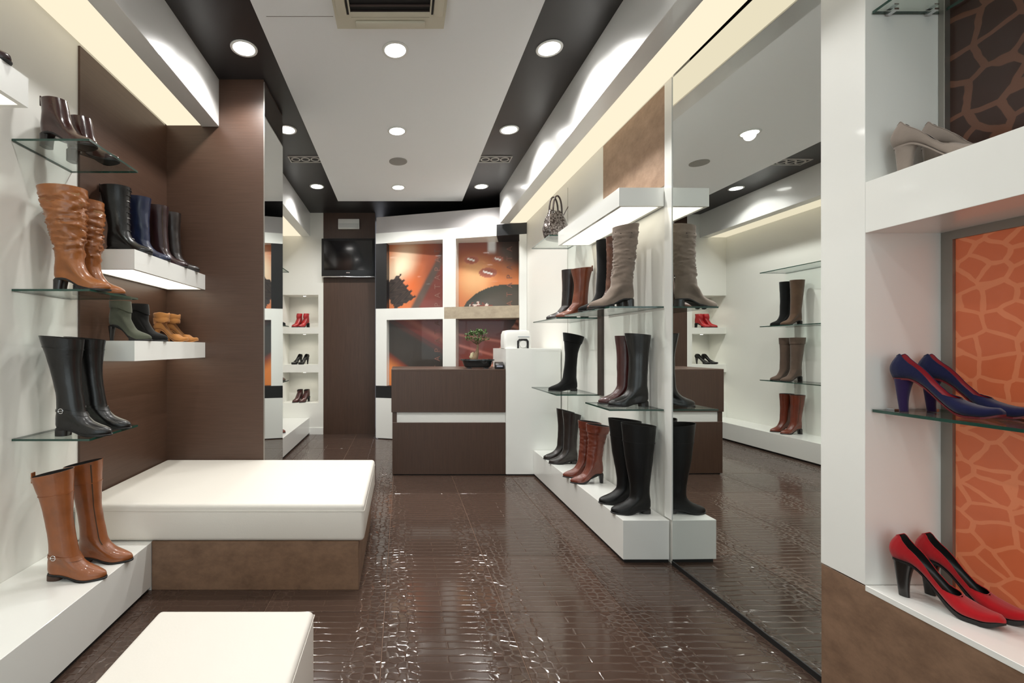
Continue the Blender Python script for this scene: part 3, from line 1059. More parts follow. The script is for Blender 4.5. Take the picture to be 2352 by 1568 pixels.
def smooth_interp(pts):
    """list of (z, value): Catmull-Rom interpolator, monotone enough for profiles"""
    zs = [p[0] for p in pts]
    vs = [p[1] for p in pts]
    ms = []
    for i in range(len(pts)):
        if i == 0:
            ms.append((vs[1] - vs[0]) / (zs[1] - zs[0]))
        elif i == len(pts) - 1:
            ms.append((vs[-1] - vs[-2]) / (zs[-1] - zs[-2]))
        else:
            d0 = (vs[i] - vs[i - 1]) / (zs[i] - zs[i - 1])
            d1 = (vs[i + 1] - vs[i]) / (zs[i + 1] - zs[i])
            ms.append(0 if d0 * d1 <= 0 else 2 * d0 * d1 / (d0 + d1))

    def f(z):
        if z <= zs[0]:
            return vs[0]
        if z >= zs[-1]:
            return vs[-1]
        for i in range(len(zs) - 1):
            if z <= zs[i + 1]:
                h = zs[i + 1] - zs[i]
                t = (z - zs[i]) / h
                return ((2 * t ** 3 - 3 * t ** 2 + 1) * vs[i] + (t ** 3 - 2 * t ** 2 + t) * h * ms[i]
                        + (-2 * t ** 3 + 3 * t ** 2) * vs[i + 1] + (t ** 3 - t ** 2) * h * ms[i + 1])
    return f


class Boot:
    """upper = stack of level outlines, lifted over the heel"""
    def __init__(s, top, L=0.265, heel=0.03, back_top=-0.03, front_top=0.13, mid_back=None, mid_front=None, point=0.75,
                 slouch=0.0, slant=0.0, sole=0.006, width=0.043, crease=0.0015, seed=0, mid=0.5):
        s.L, s.H, s.sole, s.slant, s.slouch, s.crease, s.seed = L, heel, sole, slant, slouch, crease, seed
        s.top = top - heel - sole        # flat coordinates
        T = s.top
        xa = 0.127 * L / 0.265
        fr = [(0, L - 0.008), (0.010, L), (0.022, L - 0.004), (0.034, L - 0.022), (0.048, L - 0.058), (0.064, L - 0.094), (0.085, L - 0.122), (0.105, xa + 0.006)]
        bk = [(0, 0.007), (0.02, 0.0), (0.045, 0.001), (0.075, 0.006), (0.105, 0.010)]
        if T > 0.2:
            zm = 0.105 + (T - 0.105) * mid
            mf = mid_front if mid_front is not None else (xa * 0.5 + front_top * 0.5) - 0.004
            mb = mid_back if mid_back is not None else (0.010 + back_top) * 0.5
            fr += [(zm, mf), (T, front_top)]
            bk += [(zm, mb), (T, back_top)]
        else:
            fr += [(max(T, 0.12), front_top)]
            bk += [(max(T, 0.12), back_top)]
        s.ff, s.fb = smooth_interp(fr), smooth_interp(bk)
        s.width, s.point = width, point

    def foot_hw(s, u):
        w = s.width
        f = np.interp(u, [0, .02, .06, .15, .3, .45, .62, .72, .82, .9, .96, .985, 1.0],
                      [0, .30, .52, .70, .70, .74, .98, 1.0, .90 - .12 * s.point, .74 - .22 * s.point, .52 - .25 * s.point, .34 - .16 * s.point, 0.0])
        return w * f

    def lift(s, x, z):
        ball = s.L * 0.66
        q = ss(ball, s.L * 0.22, x)
        q = q + (1 - q) * ss(0.05, 0.15, z)
        return s.H * q

    def flat(s, z, t):
        """t in 0..1 round the outline; 0 = heel, .5 = toe"""
        xb, xf = s.fb(z), s.ff(z)
        u = (1 - math.cos(2 * PI * t)) / 2
        sg = 1 if t < 0.5 else -1
        x = xb + (xf - xb) * u
        span = xf - xb
        el = span * 0.37 * math.sqrt(max(0, 4 * u * (1 - u))) 
        k = ss(0.03, 0.115, z)
        # foot width shrinks as the level climbs to the instep
        fw = s.foot_hw(u) * (1 - 0.30 * ss(0.02, 0.08, z))
        y = (fw * (1 - k) + el * k)
        return x, sg * y

    def P(s, z, t, off=0.0):
        x, y = s.flat(z, t)
        xc = (s.fb(z) + s.ff(z)) / 2
        a = s.crease
        if s.slouch and z > 0.09:
            g = s.slouch * ss(0.09, 0.15, z) * ss(s.top, s.top - 0.06, z)
            ph = 2 * PI * t
            cx_, sy_ = math.cos(ph), math.sin(ph)
            # folds: ridged noise stretched round the leg, tilted, plus finer creases
            zt = z + 0.018 * math.sin(ph + s.seed) + 0.010 * noise.noise(Vector((cx_ * 1.3, sy_ * 1.3, z * 9 + s.seed)))
            n1 = 1 - 2 * abs(noise.noise(Vector((cx_ * 0.9 + s.seed, sy_ * 0.9, zt * 42))))
            n2 = 1 - 2 * abs(noise.noise(Vector((cx_ * 1.6, sy_ * 1.6 + s.seed, zt * 95))))
            a_ = g * (0.9 * max(0, n1) ** 2 + 0.45 * n2 - 0.5)
        else:
            a_ = a * noise.noise(Vector((x * 18 + s.seed, y * 18, z * 22))) * ss(0.05, 0.12, z)
        r = a_ + off
        dx, dy = x - xc, y
        if z < 0.10:
            k = ss(0.05, 0.10, z)
            n = math.hypot(dx * k, dy) or 1
            dx, dy = dx * k / n, dy / n
            n2 = 1
        else:
            n2 = math.hypot(dx, dy) or 1
        x += r * dx / n2
        y += r * dy / n2
        zz = z
        if s.slant:
            zz = z + s.slant * ss(s.top * 0.6, s.top, z) * ((x - xc) / max(0.02, s.ff(z) - s.fb(z)))
        extra = 0.0
        if off and z < 0.10:
            extra = off * 0.8 * (1 - ss(0.06, 0.10, z)) * (1 if z > 0.015 else 0)
        return (x, y, zz + s.sole + s.lift(x, z) + extra)

    def levels(s):
        T = s.top
        zs = list(np.linspace(0, 0.03, 8)) + list(np.linspace(0.0335, 0.105, 18))
        n = max(3, int((T - 0.105) / (0.0075 if s.slouch else 0.016)))
        zs += list(np.linspace(0.105, T, n + 1))[1:]
        return zs

    def upper(s, name, mat, parent):
        N = 36
        b = MB()
        rings = [[s.P(z, (j + 0.0) / N) for j in range(N)] for z in s.levels()]
        # rounded rim
        rings.append([s.P(s.top, j / N, -0.0035) for j in range(N)])
        b.loft(rings, True, False)
        return b.build(name, mat, parent, smooth=True, angle=1.0)

    def lining(s, mat, parent, depth=0.09):
        N = 36
        b = MB()
        zz = np.linspace(s.top, max(0.05, s.top - depth), 5)
        b.loft([[s.P(z, j / N, -0.0036) for j in range(N)] for z in zz], False, True)
        return b.build('lining', mat, parent, smooth=True)

    def outsole(s, mat, parent):
        N = 40
        b = MB()
        def ring(e, dz):
            r = []
            for j in range(N):
                x, y = s.flat(0.008, j / N)
                xm = s.L * 0.45
                x2 = xm + (x - xm) * (1 + e / (s.L * .5))
                y2 = y + math.copysign(e, y) if abs(y) > 1e-6 else y
                r.append((x2, y2, s.lift(min(max(x2, 0), s.L), 0) + dz))
            return r
        b.loft([ring(-0.004, 0.0), ring(0.0015, 0.001), ring(0.0022, s.sole), ring(-0.002, s.sole + 0.003)])
        return b.build('sole', mat, parent, smooth=True, angle=0.8)

    def heel(s, mat, parent, length=0.066, bot=0.9, shift=0.0, wscale=1.0):
        b = MB()
        N = 18
        H = s.H
        rings = []
        for k in range(6):
            q = k / 5
            z = H * q
            sc_ = bot + (1 - bot) * (q ** 1.6)
            ln = length * sc_
            x0 = shift * (1 - q) + 0.004
            hw = 0.0295 * wscale * (0.82 + 0.18 * sc_) if bot > .6 else 0.0285 * sc_
            r = []
            for j in range(N):
                a = 2 * PI * j / N
                cx = math.cos(a)
                x = x0 + ln / 2 - ln / 2 * math.copysign(abs(cx) ** 0.7, cx)
                y = hw * math.copysign(abs(math.sin(a)) ** 0.7, math.sin(a))
                zt = z if q < 1 else s.lift(x, 0) + 0.002
                zt = min(zt, s.lift(x, 0) + 0.002) if q > 0.5 else zt
                r.append((x, y, zt))
            rings.append(r)
        b.loft(rings)
        return b.build('heel', mat, parent, smooth=True, angle=0.7)

    def patch(s, name, mat, parent, z0, z1, t0, t1, nz=6, nt=12, off=0.002, closed=False, thick=True):
        b = MB()
        g = [[s.P(z0 + (z1 - z0) * i / nz, (t0 + (t1 - t0) * j / nt) % 1.0, off) for j in range(nt + (0 if closed else 1))] for i in range(nz + 1)]
        inn = [[s.P(z0 + (z1 - z0) * i / nz, (t0 + (t1 - t0) * j / nt) % 1.0, -0.001) for j in range(nt + (0 if closed else 1))] for i in (0, nz)]
        b.loft([inn[0]] + g + [inn[1]], False, False, closed=closed)
        return b.build(name, mat, parent, smooth=True, angle=0.9)

    def buckle(s, z, t, parent, r=0.011, mat=None):
        x, y, zz = s.P(z, t, 0.004)
        b = MB()
        pts = [(x + r * math.cos(a), y, zz + r * math.sin(a)) for a in (2 * PI * k / 14 for k in range(15))]
        b.tube(pts, 0.0018, 6, False)
        b.box(x - r, x + r, y - 0.001, y + 0.001, zz - 0.001, zz + 0.001)
        return b.build('buckle', mat or CHROME, parent, smooth=True, angle=0.8)


SOLEB = plain('black_rubber', srgb(20, 18, 18), rough=0.55)
HEELB = plain('black_heel', srgb(24, 20, 19), rough=0.3, coat=0.3)
HEELBR = plain('stacked_brown_heel', srgb(62, 38, 26), rough=0.4)
LINB = plain('dark_lining', srgb(30, 26, 24), rough=0.9)
LINT = plain('tan_lining', srgb(150, 110, 74), rough=0.85)
ZIPM = plain('zip_metal', srgb(70, 58, 46), rough=0.35, metal=0.6)

TAN = leather('tan_leather', (140, 82, 36))
TANW = leather('whisky_leather', (132, 74, 36), rough=0.36)
BLK = leather('black_leather', (13, 12, 12), rough=0.3, coat=0.1, var=0.1)
BLKM = plain('black_matt_leather', srgb(12, 11, 11), rough=0.42, spec=0.3, bump=0.3, bscale=90)
CHOC = leather('chocolate_leather', (58, 32, 28), rough=0.22, coat=0.4)
NAVY = leather('navy_leather', (20, 30, 58), rough=0.35)
PLUM = leather('plum_leather', (44, 24, 26), rough=0.3)
DKBR = leather('dark_brown_leather', (32, 23, 20), rough=0.34)
COGN = leather('cognac_leather', (104, 50, 28), rough=0.3)
RUST = leather('rust_leather', (104, 46, 30), rough=0.28, coat=0.35)
BURG = leather('burgundy_leather', (66, 28, 26), rough=0.3)
TAUPE = suede('taupe_suede', (132, 118, 107))
TAUPED = suede('taupe_brown_suede', (92, 76, 66))
BRNSU = suede('brown_suede', (86, 66, 52))
BLKSU = suede('black_suede', (10, 10, 10))
GRNSU = suede('grey_green_suede', (80, 83, 70))
CAMEL = suede('camel_suede', (166, 114, 64))
REDL = leather('red_leather', (160, 20, 26), rough=0.35)
LEOP = leather('mottled_brown_leather', (84, 50, 34), rough=0.35, var=0.5)


def boot(name, label, cat, loc, rz, mat, group=None, top=0.46, heel=0.03, hl=0.066, hbot=0.92, hshift=0.0, hmat=None,
         lin=None, smat=None, strap=None, zipper=None, cuff=None, tab=False, laces=False, band=None, hw=1.0, **kw):
    t = thing(name, label, cat, loc, rz, group)
    B = Boot(top, heel=heel, **kw)
    B.upper('upper', mat, t)
    B.lining(lin or LINB, t, depth=min(0.09, max(0.03, top - heel - 0.09)))
    B.outsole(smat or SOLEB, t)
    B.heel(hmat or HEELB, t, hl, hbot, hshift, hw)
    T = B.top
    if strap:            # (flat height, buckle t)
        for (z, tb_) in strap:
            st = B.patch('strap', mat, t, z - 0.007, z + 0.007, 0.0, 1.0, 2, 36, 0.0028, True)
            B.buckle(z, tb_, st)
    if zipper:
        for tz in zipper:
            B.patch('zip', ZIPM, t, 0.075, T - 0.012, tz - 0.006, tz + 0.006, 24, 2, 0.0012)
    if cuff:
        B.patch('cuff', mat, t, T - cuff, T - 0.001, 0.0, 1.0, 6, 36, 0.0045, True)
    if band:
        B.patch('top_band', mat, t, T - band - 0.004, T - band, 0.0, 1.0, 2, 36, 0.0022, True)
    if tab:
        x, y, z = B.P(T, 0.0)
        b = MB()
        b.box(x - 0.004, x + 0.002, -0.011, 0.011, z - 0.03, z + 0.018)
        b.build('pull_tab', mat, t, bevel=0.0015, seg=1)
    if laces:
        zs = np.linspace(0.075, T - 0.02, 9)
        for i, z in enumerate(zs):
            a = B.P(z, 0.44, 0.003)
            c = B.P(z, 0.56, 0.003)
            m_ = B.P(z, 0.5, 0.004)
            b = MB()
            b.tube([a, ((a[0] + m_[0]) / 2, (a[1] + m_[1]) / 2, (a[2] + m_[2]) / 2 + 0.002), m_, ((c[0] + m_[0]) / 2, (c[1] + m_[1]) / 2, (c[2] + m_[2]) / 2 + 0.002), c], 0.0022, 6)
            b.build('lace', CHROME if i % 3 == 0 else SOLEB, t, smooth=True)
    return t


ZS = 0.0006
# near left wall, top glass shelf: brown ankle boots
for k, (x, y, wd) in enumerate(((-1.735, 2.15, 'front'), (-1.735, 2.32, 'rear'))):
    boot('ankle_boot', 'glossy dark brown heeled ankle boot on the highest left glass shelf, %s one' % wd, 'ankle boot', (x, y, SL[0] + ZS), 0.03, CHOC,
         'dark brown ankle boots', top=0.225, heel=0.055, hl=0.05, hbot=0.85, back_top=0.004, front_top=0.118, point=0.55, tab=True, zipper=(0.2,), seed=k)
# middle: slouchy tan boots
for k, (x, y, wd) in enumerate(((-1.658, 2.135, 'front'), (-1.705, 2.325, 'rear'))):
    boot('slouch_boot', 'wrinkled tan leather slouch boot on the middle left glass shelf, %s one' % wd, 'boot', (x, y, SL[1] + ZS), 0.02, TAN,
         'tan slouch boots', top=0.485, heel=0.05, hl=0.052, hbot=0.82, back_top=-0.072, front_top=0.146, mid_back=-0.028, mid_front=0.142, slouch=0.015, point=0.6, seed=2.0 + k, lin=LINT)
# lowest: black buckle boots
for k, (x, y, wd) in enumerate(((-1.655, 2.14, 'front'), (-1.672, 2.32, 'rear'))):
    boot('riding_boot', 'black riding boot with ankle buckle on the lowest left glass shelf, %s one' % wd, 'boot', (x, y, SL[2] + ZS), 0.02, BLK if k == 0 else BLK,
         'black buckle riding boots', top=0.468, heel=0.03, back_top=-0.070, front_top=0.125, mid_back=-0.018, mid_front=0.112, strap=((0.085, 0.80),), slant=-0.02, point=0.5, seed=5 + k, band=0.05)
# plinth: tan riding boots
for k, (x, y, wd) in enumerate(((-1.618, 2.045, 'front'), (-1.600, 2.215, 'rear'))):
    boot('riding_boot', 'tan leather riding boot on the near left plinth, %s one of the pair' % wd, 'boot', (x, y, 0.262 + ZS), 0.02, TANW,
         'tan riding boots', top=0.485, heel=0.022, hl=0.07, back_top=-0.066, front_top=0.110, mid_back=-0.016, mid_front=0.106, strap=((0.082, 0.80),) if k == 0 else None,
         zipper=(0.62,) if k else None, slant=0.035, band=0.095, tab=(k == 0), point=0.6, seed=8 + k, hmat=HEELBR)
# toe of a dark shoe on the glowing shelf at the picture edge
for k, y in enumerate((1.50, 1.63)):
    boot('ankle_boot', 'dark plum ankle boot on the glowing shelf at the left edge, %s one' % ('front', 'rear')[k], 'ankle boot', (-1.69, y, 2.355 + ZS), 0, PLUM, 'plum ankle boots', top=0.17, heel=0.05, hl=0.045, hbot=0.7, back_top=0.0, front_top=0.115, seed=20 + k)

# brown alcove, glowing shelf
za = 1.868 + ZS
boot('lace_boot', 'black lace-up boot on the glowing alcove shelf', 'boot', (-1.742, 2.64, za), 0.05, BLK, 'dark boots in the alcove', top=0.395, heel=0.03, back_top=-0.035, front_top=0.135,
     laces=True, tab=True, seed=11)
boot('calf_boot', 'navy blue leather calf boot beside the black lace-up boot', 'boot', (-1.750, 2.86, za), 0.05, NAVY, 'dark boots in the alcove', top=0.405, heel=0.03, back_top=-0.03, front_top=0.138, crease=0.004, seed=12)
boot('calf_boot', 'dark plum calf boot between navy boot and the pier', 'boot', (-1.742, 3.08, za), 0.05, PLUM, 'dark boots in the alcove', top=0.42, heel=0.03, back_top=-0.03, front_top=0.13, tab=True, zipper=(0.62,), seed=13)
boot('calf_boot', 'very dark brown calf boot closest to the brown pier', 'boot', (-1.735, 3.24, za), 0.05, DKBR, 'dark boots in the alcove', top=0.42, heel=0.03, back_top=-0.03, front_top=0.13, seed=14)
# alcove, plain shelf
zb = 1.356 + ZS
boot('ankle_boot', 'grey green suede heeled ankle boot on the plain alcove shelf', 'ankle boot', (-1.728, 2.64, zb), 0.05, GRNSU, 'alcove ankle boots', top=0.235, heel=0.085, hl=0.03, hbot=0.5, hshift=0.004,
     back_top=0.008, front_top=0.118, L=0.245, cuff=0.04, point=0.8, seed=15)
boot('ankle_boot', 'black heeled ankle boot half behind the grey green one', 'ankle boot', (-1.720, 2.81, zb), 0.05, BLKSU, 'alcove ankle boots', top=0.235, heel=0.085, hl=0.03, hbot=0.5, hshift=0.004,
     back_top=0.008, front_top=0.118, L=0.245, cuff=0.04, point=0.8, seed=16)


# ------------------------------------------------------------------ pumps
class Pump:
    def __init__(s, L=0.235, H=0.085, width=0.041, throat=0.64, sole=0.004, platform=0.0, back=0.062):
        s.L, s.H, s.w, s.th, s.sole, s.pl, s.back = L, H, width, throat, sole, platform, back

    def hw(s, q):
        return s.w * np.interp(q, [0, .012, .04, .1, .2, .35, .5, .62, .72, .82, .9, .955, .985, 1.0],
                               [0.0, .26, .46, .63, .70, .66, .78, .96, 1.0, .90, .70, .47, .28, 0.02])

    def zb(s, q):
        return s.sole + s.pl + s.H * ss(0.70, 0.16, q) + 0.012 * ss(0.82, 1.0, q)

    def hgt(s, q):
        return np.interp(q, [0, .05, .2, .4, .55, .64, .72, .85, .95, 1.0], [s.back - .010, s.back - .003, .050, .030, .029, .036, .039, .031, .022, .008])

    def tmax(s, q):
        if q >= s.th:
            return PI
        o = min(0.965, math.sqrt((s.th - q) / 0.14))
        return PI - math.asin(o) if o < 1 else PI / 2

    def P(s, q, a, off=0.0):
        """a in -1..1 from one top edge under the foot to the other"""
        th = a * s.tmax(q)
        w, h = max(0.0006, s.hw(q) + off), s.hgt(q)
        sn, cn = math.sin(th), math.cos(th)
        y = w * math.copysign(abs(sn) ** 0.62, sn)
        hm = h / (1 + math.cos(math.asin(0.965))) if s.tmax(q) < PI else h / 2
        k = ss(s.th + 0.12, s.th - 0.1, q)
        hm = (h / 1.262) * k + (h / 2) * (1 - k)
        z = hm - (hm + off) * math.copysign(abs(cn) ** 0.8, cn)
        f = max(0.0, min(1.0, z / s.back))
        bk = ss(0.34, 0.0, q)                    # rounded counter leaning over the heel
        return (s.L * q - off * (1 - 2 * q) * 0.8 + bk * (0.011 * f ** 2 - 0.010 * math.sin(PI * min(1, f * 1.05))), y, s.zb(q) + z)

    def shell(s, name, mat, parent, off=0.0, flip=False):
        M, N = 60, 28
        qs = [(1 - math.cos(PI * i / M)) / 2 for i in range(M + 1)]
        b = MB()
        b.loft([[s.P(q, -1 + 2 * j / N, off) for j in range(N + 1)] for q in qs], False, False, closed=False)
        return b.build(name, mat, parent, smooth=True, angle=1.2)

    def rim(s, mat, parent):
        M = 70
        pts = []
        for sg in (1, -1):
            seq = [s.P((1 - math.cos(PI * i / M)) / 2 * s.th, sg) for i in range(M + 1)]
            pts += seq if sg > 0 else seq[::-1]
        b = MB()
        b.tube(pts, 0.0013, 6, False)
        return b.build('top_edge', mat, parent, smooth=True)

    def outsole(s, mat, parent):
        b = MB()
        N = 30
        rings = []
        for i in range(41):
            q = (1 - math.cos(PI * i / 40)) / 2
            hw = max(0.0005, s.hw(q) * 0.86)
            lo = s.zb(q) - s.sole - s.pl * ss(0.30, 0.55, q) * ss(1.02, 0.9, q)
            hi = s.zb(q) + 0.002
            if q > 0.80:
                hw = max(0.0005, s.hw(q) * 0.93)
            rings.append([(s.L * q, -hw, lo), (s.L * q, hw, lo), (s.L * q, hw * 1.02, hi), (s.L * q, -hw * 1.02, hi)])
        b.loft(rings)
        return b.build('sole', mat, parent)

    def heel(s, mat, parent, top=0.042, bot=0.018, lean=0.012):
        b = MB()
        N = 18
        rings = []
        for k in range(8):
            q = k / 7
            ln = bot + (top - bot) * q ** 1.8
            hw = 0.009 + 0.014 * q ** 1.6
            x0 = 0.004 + lean * (1 - q)
            r = []
            for j in range(N):
                a = 2 * PI * j / N
                ca, sa = math.cos(a), math.sin(a)
                x = x0 + ln / 2 - ln / 2 * math.copysign(abs(ca) ** 0.75, ca)
                y = hw * math.copysign(abs(sa) ** 0.75, sa)
                ztop = s.zb(min(1, max(0, x / s.L))) - s.sole + 0.003
                r.append((x, y, ztop * q))
            rings.append(r)
        b.loft(rings)
        return b.build('heel', mat, parent, smooth=True, angle=0.7)


def pump(label, loc, rz, mat, lin, sole, heelm, group, cat='pump', name='pump', heel_args=(0.042, 0.018, 0.012), **kw):
    t = thing(name, label, cat, loc, rz, group)
    p = Pump(**kw)
    p.shell('upper', mat, t)
    p.shell('lining', lin, t, -0.0018)
    p.rim(mat, t)
    p.outsole(sole, t)
    p.heel(heelm, t, *heel_args)
    return t, p


REDSU = suede('red_suede', (164, 20, 28))
BLUSU = suede('blue_suede', (24, 27, 62))
GRYSU = suede('grey_suede', (142, 130, 121))
REDLIN = plain('red_lining', srgb(150, 30, 42), rough=0.5)
BLKLIN = plain('black_lining', srgb(18, 17, 17), rough=0.4)
REDSOLE = plain('dark_red_sole', srgb(96, 20, 28), rough=0.4)
BLUHEEL = suede('violet_blue_suede', (40, 24, 66))

ra = math.atan2(-0.19, 0.085)
zr = 0.475 + ZS
pump('red suede pump with black heel at the front of the right ledge', (1.695, 1.545, zr), ra, REDSU, BLKLIN, SOLEB, HEELB, 'red pumps', L=0.24, H=0.108, platform=0.008, heel_args=(0.05, 0.026, 0.012), back=0.084)
pump('red suede pump with black heel closest to the orange panel', (1.795, 1.555, zr), ra, REDSU, BLKLIN, SOLEB, HEELB, 'red pumps', L=0.24, H=0.108, platform=0.008, heel_args=(0.05, 0.026, 0.012), back=0.084)
zr = 1.10 + ZS
pump('dark blue suede pump with red lining at the front of the glass shelf', (1.708, 1.555, zr), ra, BLUSU, REDLIN, REDSOLE, BLUHEEL, 'blue pumps', L=0.24, H=0.108, heel_args=(0.046, 0.022, 0.012), back=0.082)
pump('dark blue suede pump with red lining closest to the orange panel', (1.802, 1.555, zr), ra + 0.06, BLUSU, REDLIN, REDSOLE, BLUHEEL, 'blue pumps', L=0.24, H=0.108, heel_args=(0.046, 0.022, 0.012), back=0.082)
zr = 1.905 + ZS
pump('grey suede pump at the front of the thick white shelf', (1.705, 1.550, zr), ra, GRYSU, BLKLIN, GRYSU, GRYSU, 'grey pumps', L=0.24, H=0.095, heel_args=(0.052, 0.036, 0.006), back=0.080)
pump('grey suede pump at the rear of the thick white shelf', (1.80, 1.550, zr), ra, GRYSU, BLKLIN, GRYSU, GRYSU, 'grey pumps', L=0.24, H=0.095, heel_args=(0.052, 0.036, 0.006), back=0.080)

# camel cuffed sandals in the alcove
for k, (x, y) in enumerate(((-1.752, 3.17), (-1.745, 3.31))):
    t, p = pump('camel suede heeled sandal with wide ankle cuff, %s one' % ('front', 'rear')[k], (x, y, zb), 0.04, CAMEL, LINT, CAMEL, CAMEL, 'camel cuffed sandals', cat='sandal', name='cuffed_sandal', H=0.085, throat=0.70, back=0.05, heel_args=(0.034, 0.014, 0.01))
    b = MB()
    N = 28
    def cr(z, e, a=0.052, c=0.036):
        return [(0.048 + (a + e) * math.cos(q), (c + e) * math.sin(q), z + 0.004 * math.sin(3 * q + z * 60)) for q in (2 * PI * j / N for j in range(N))]
    b.loft([cr(0.140, -0.002), cr(0.145, 0.001), cr(0.165, 0.002), cr(0.170, -0.001), cr(0.175, 0.002), cr(0.20, 0.004), cr(0.205, 0.001), cr(0.20, -0.003), cr(0.142, -0.004)], False, False)
    b.build('ankle_cuff', CAMEL, t, smooth=True)
    b = MB()
    b.add([(0.0, -0.022, 0.125), (0.012, -0.030, 0.125), (0.014, -0.030, 0.17), (-0.002, -0.022, 0.17), (0.0, 0.022, 0.125), (0.012, 0.030, 0.125), (0.014, 0.030, 0.17), (-0.002, 0.022, 0.17)],
          [(0, 1, 2, 3), (4, 7, 6, 5), (0, 3, 7, 4), (1, 5, 6, 2), (0, 4, 5, 1), (3, 2, 6, 7)])
    b.build('heel_strap', CAMEL, t, bevel=0.001, seg=1)

# ------------------------------------------------------------------ right wall boots (toes into the room)
R_ = PI
zu, zl, zp = 1.575 + ZS, 0.932 + ZS, 0.262 + ZS
boot('slouch_boot', 'tall taupe suede slouch boot beside the large mirror', 'boot', (1.505, 2.90, zu), R_ - 0.03, TAUPE, None, top=0.53, heel=0.05, hl=0.06, hbot=0.85, L=0.29, back_top=-0.03, front_top=0.135,
     mid_back=-0.008, mid_front=0.130, slouch=0.010, slant=-0.02, hmat=HEELB, seed=30, point=0.9)
boot('tall_boot', 'mottled brown boot just behind the taupe slouch boot', 'boot', (1.535, 3.07, zu), R_, LEOP, None, top=0.50, heel=0.05, hl=0.055, hbot=0.85, back_top=-0.03, front_top=0.13, slouch=0.003, seed=31)
boot('tall_boot', 'tall black boot behind the mottled brown one', 'boot', (1.545, 3.25, zu), R_, BLKSU, None, top=0.52, heel=0.05, hl=0.05, hbot=0.8, back_top=-0.03, front_top=0.13, seed=32)
zf = 1.567 + ZS
boot('calf_boot', 'cognac leather calf boot on the far right upper glass shelf', 'boot', (1.600, 3.83, zf), R_ + 0.03, COGN, None, top=0.425, heel=0.025, back_top=-0.03, front_top=0.15, mid_back=0.0, mid_front=0.125, slant=-0.015, seed=33, zipper=(0.72,), L=0.285, point=0.9, tab=True)
boot('calf_boot', 'black brown calf boot behind the cognac boot', 'boot', (1.598, 4.08, zf), R_ + 0.03, DKBR, None, top=0.455, heel=0.025, back_top=-0.035, front_top=0.14, seed=34, L=0.285, point=0.9, tab=True)
zg = 0.926 + ZS
boot('tall_boot', 'flat black suede boot on the far right lower glass shelf', 'boot', (1.578, 4.02, zg), R_ + 0.03, BLKSU, None, top=0.505, heel=0.015, back_top=-0.055, front_top=0.125, mid_back=0.0, mid_front=0.112, slant=0.04, seed=35, cuff=0.07)
boot('riding_boot', 'smooth black boot on the lower glass shelf beside the mirror', 'boot', (1.615, 2.93, zl), R_, BLK, None, top=0.472, heel=0.028, back_top=-0.012, front_top=0.152, mid_back=0.004, mid_front=0.125, seed=36, point=0.6, slant=0.015)
boot('riding_boot', 'burgundy boot behind the smooth black boot by the mirror', 'boot', (1.608, 3.06, zl), R_, BURG, None, top=0.465, heel=0.028, back_top=-0.012, front_top=0.148, seed=37, point=0.7)
for k, (x, y, wd) in enumerate(((1.590, 2.86, 'front'), (1.592, 3.04, 'rear'))):
    boot('over_knee_boot', 'tall wide black leather boot on the right plinth by the mirror, %s one' % wd, 'boot', (x, y, zp), R_ + 0.02, BLKM if k == 0 else BLKM, 'tall black boots on the right plinth', top=0.565, heel=0.022, back_top=-0.030, front_top=0.185,
         mid_back=-0.010, mid_front=0.160, seed=40 + k, point=0.35, width=0.046, slant=0.02, band=0.11, L=0.255)
for k, (x, y, wd) in enumerate(((1.572, 3.49, 'front'), (1.572, 3.65, 'rear'))):
    boot('heeled_boot', 'rust brown leather heeled boot on the right plinth, %s one' % wd, 'boot', (x, y, zp), R_ + 0.02, RUST, 'rust heeled boots on the right plinth', top=0.45, heel=0.07, hl=0.036, hbot=0.6, back_top=-0.050, front_top=0.128,
         mid_back=-0.008, mid_front=0.118, slouch=0.004, cuff=0.06, slant=0.02, seed=43 + k, point=0.9, L=0.26)
for k, (x, y, wd) in enumerate(((1.600, 4.07, 'front'), (1.602, 4.23, 'rear'))):
    boot('calf_boot', 'dark brown flat boot at the far end of the right plinth, %s one' % wd, 'boot', (x, y, zp), R_ + 0.02, DKBR, 'dark brown flat boots on the right plinth', top=0.46, heel=0.03, back_top=-0.030, front_top=0.140,
         mid_back=0.0, mid_front=0.125, slant=0.04, seed=46 + k, point=0.6)

# ------------------------------------------------------------------ boots on the left beyond the pier (seen in the mirror)
zz1, zz2, zz3 = 1.59 + ZS, 0.897 + ZS, 0.25 + ZS
boot('tall_boot', 'tall brown suede boot reflected in the mirror, middle shelf', 'boot', (-1.715, 5.43, zz1), 0, BRNSU, None, top=0.555, heel=0.05, hl=0.045, hbot=0.75, back_top=-0.03, front_top=0.135, seed=50)
boot('tall_boot', 'tall black boot behind the reflected brown suede boot', 'boot', (-1.715, 5.58, zz1), 0, BLKSU, None, top=0.555, heel=0.05, hl=0.045, hbot=0.75, back_top=-0.03, front_top=0.135, seed=51)
for k, (y, wd) in enumerate(((5.43, 'front'), (5.58, 'rear'))):
    boot('tall_boot', 'taupe brown cuffed boot on the lowest shelf beyond the pier, %s one' % wd, 'boot', (-1.715, y, zz2), 0, TAUPED, 'taupe boots beyond the pier', top=0.54, heel=0.06, hl=0.042, hbot=0.7, back_top=-0.035, front_top=0.135, cuff=0.08, seed=52 + k)
    boot('heeled_boot', 'rust heeled boot on the plinth beyond the pier, %s one' % wd, 'boot', (-1.715, y, zz3), 0, RUST, 'rust boots beyond the pier', top=0.48, heel=0.06, hl=0.042, hbot=0.7, back_top=-0.035, front_top=0.135, seed=54 + k, zipper=(0.72,))

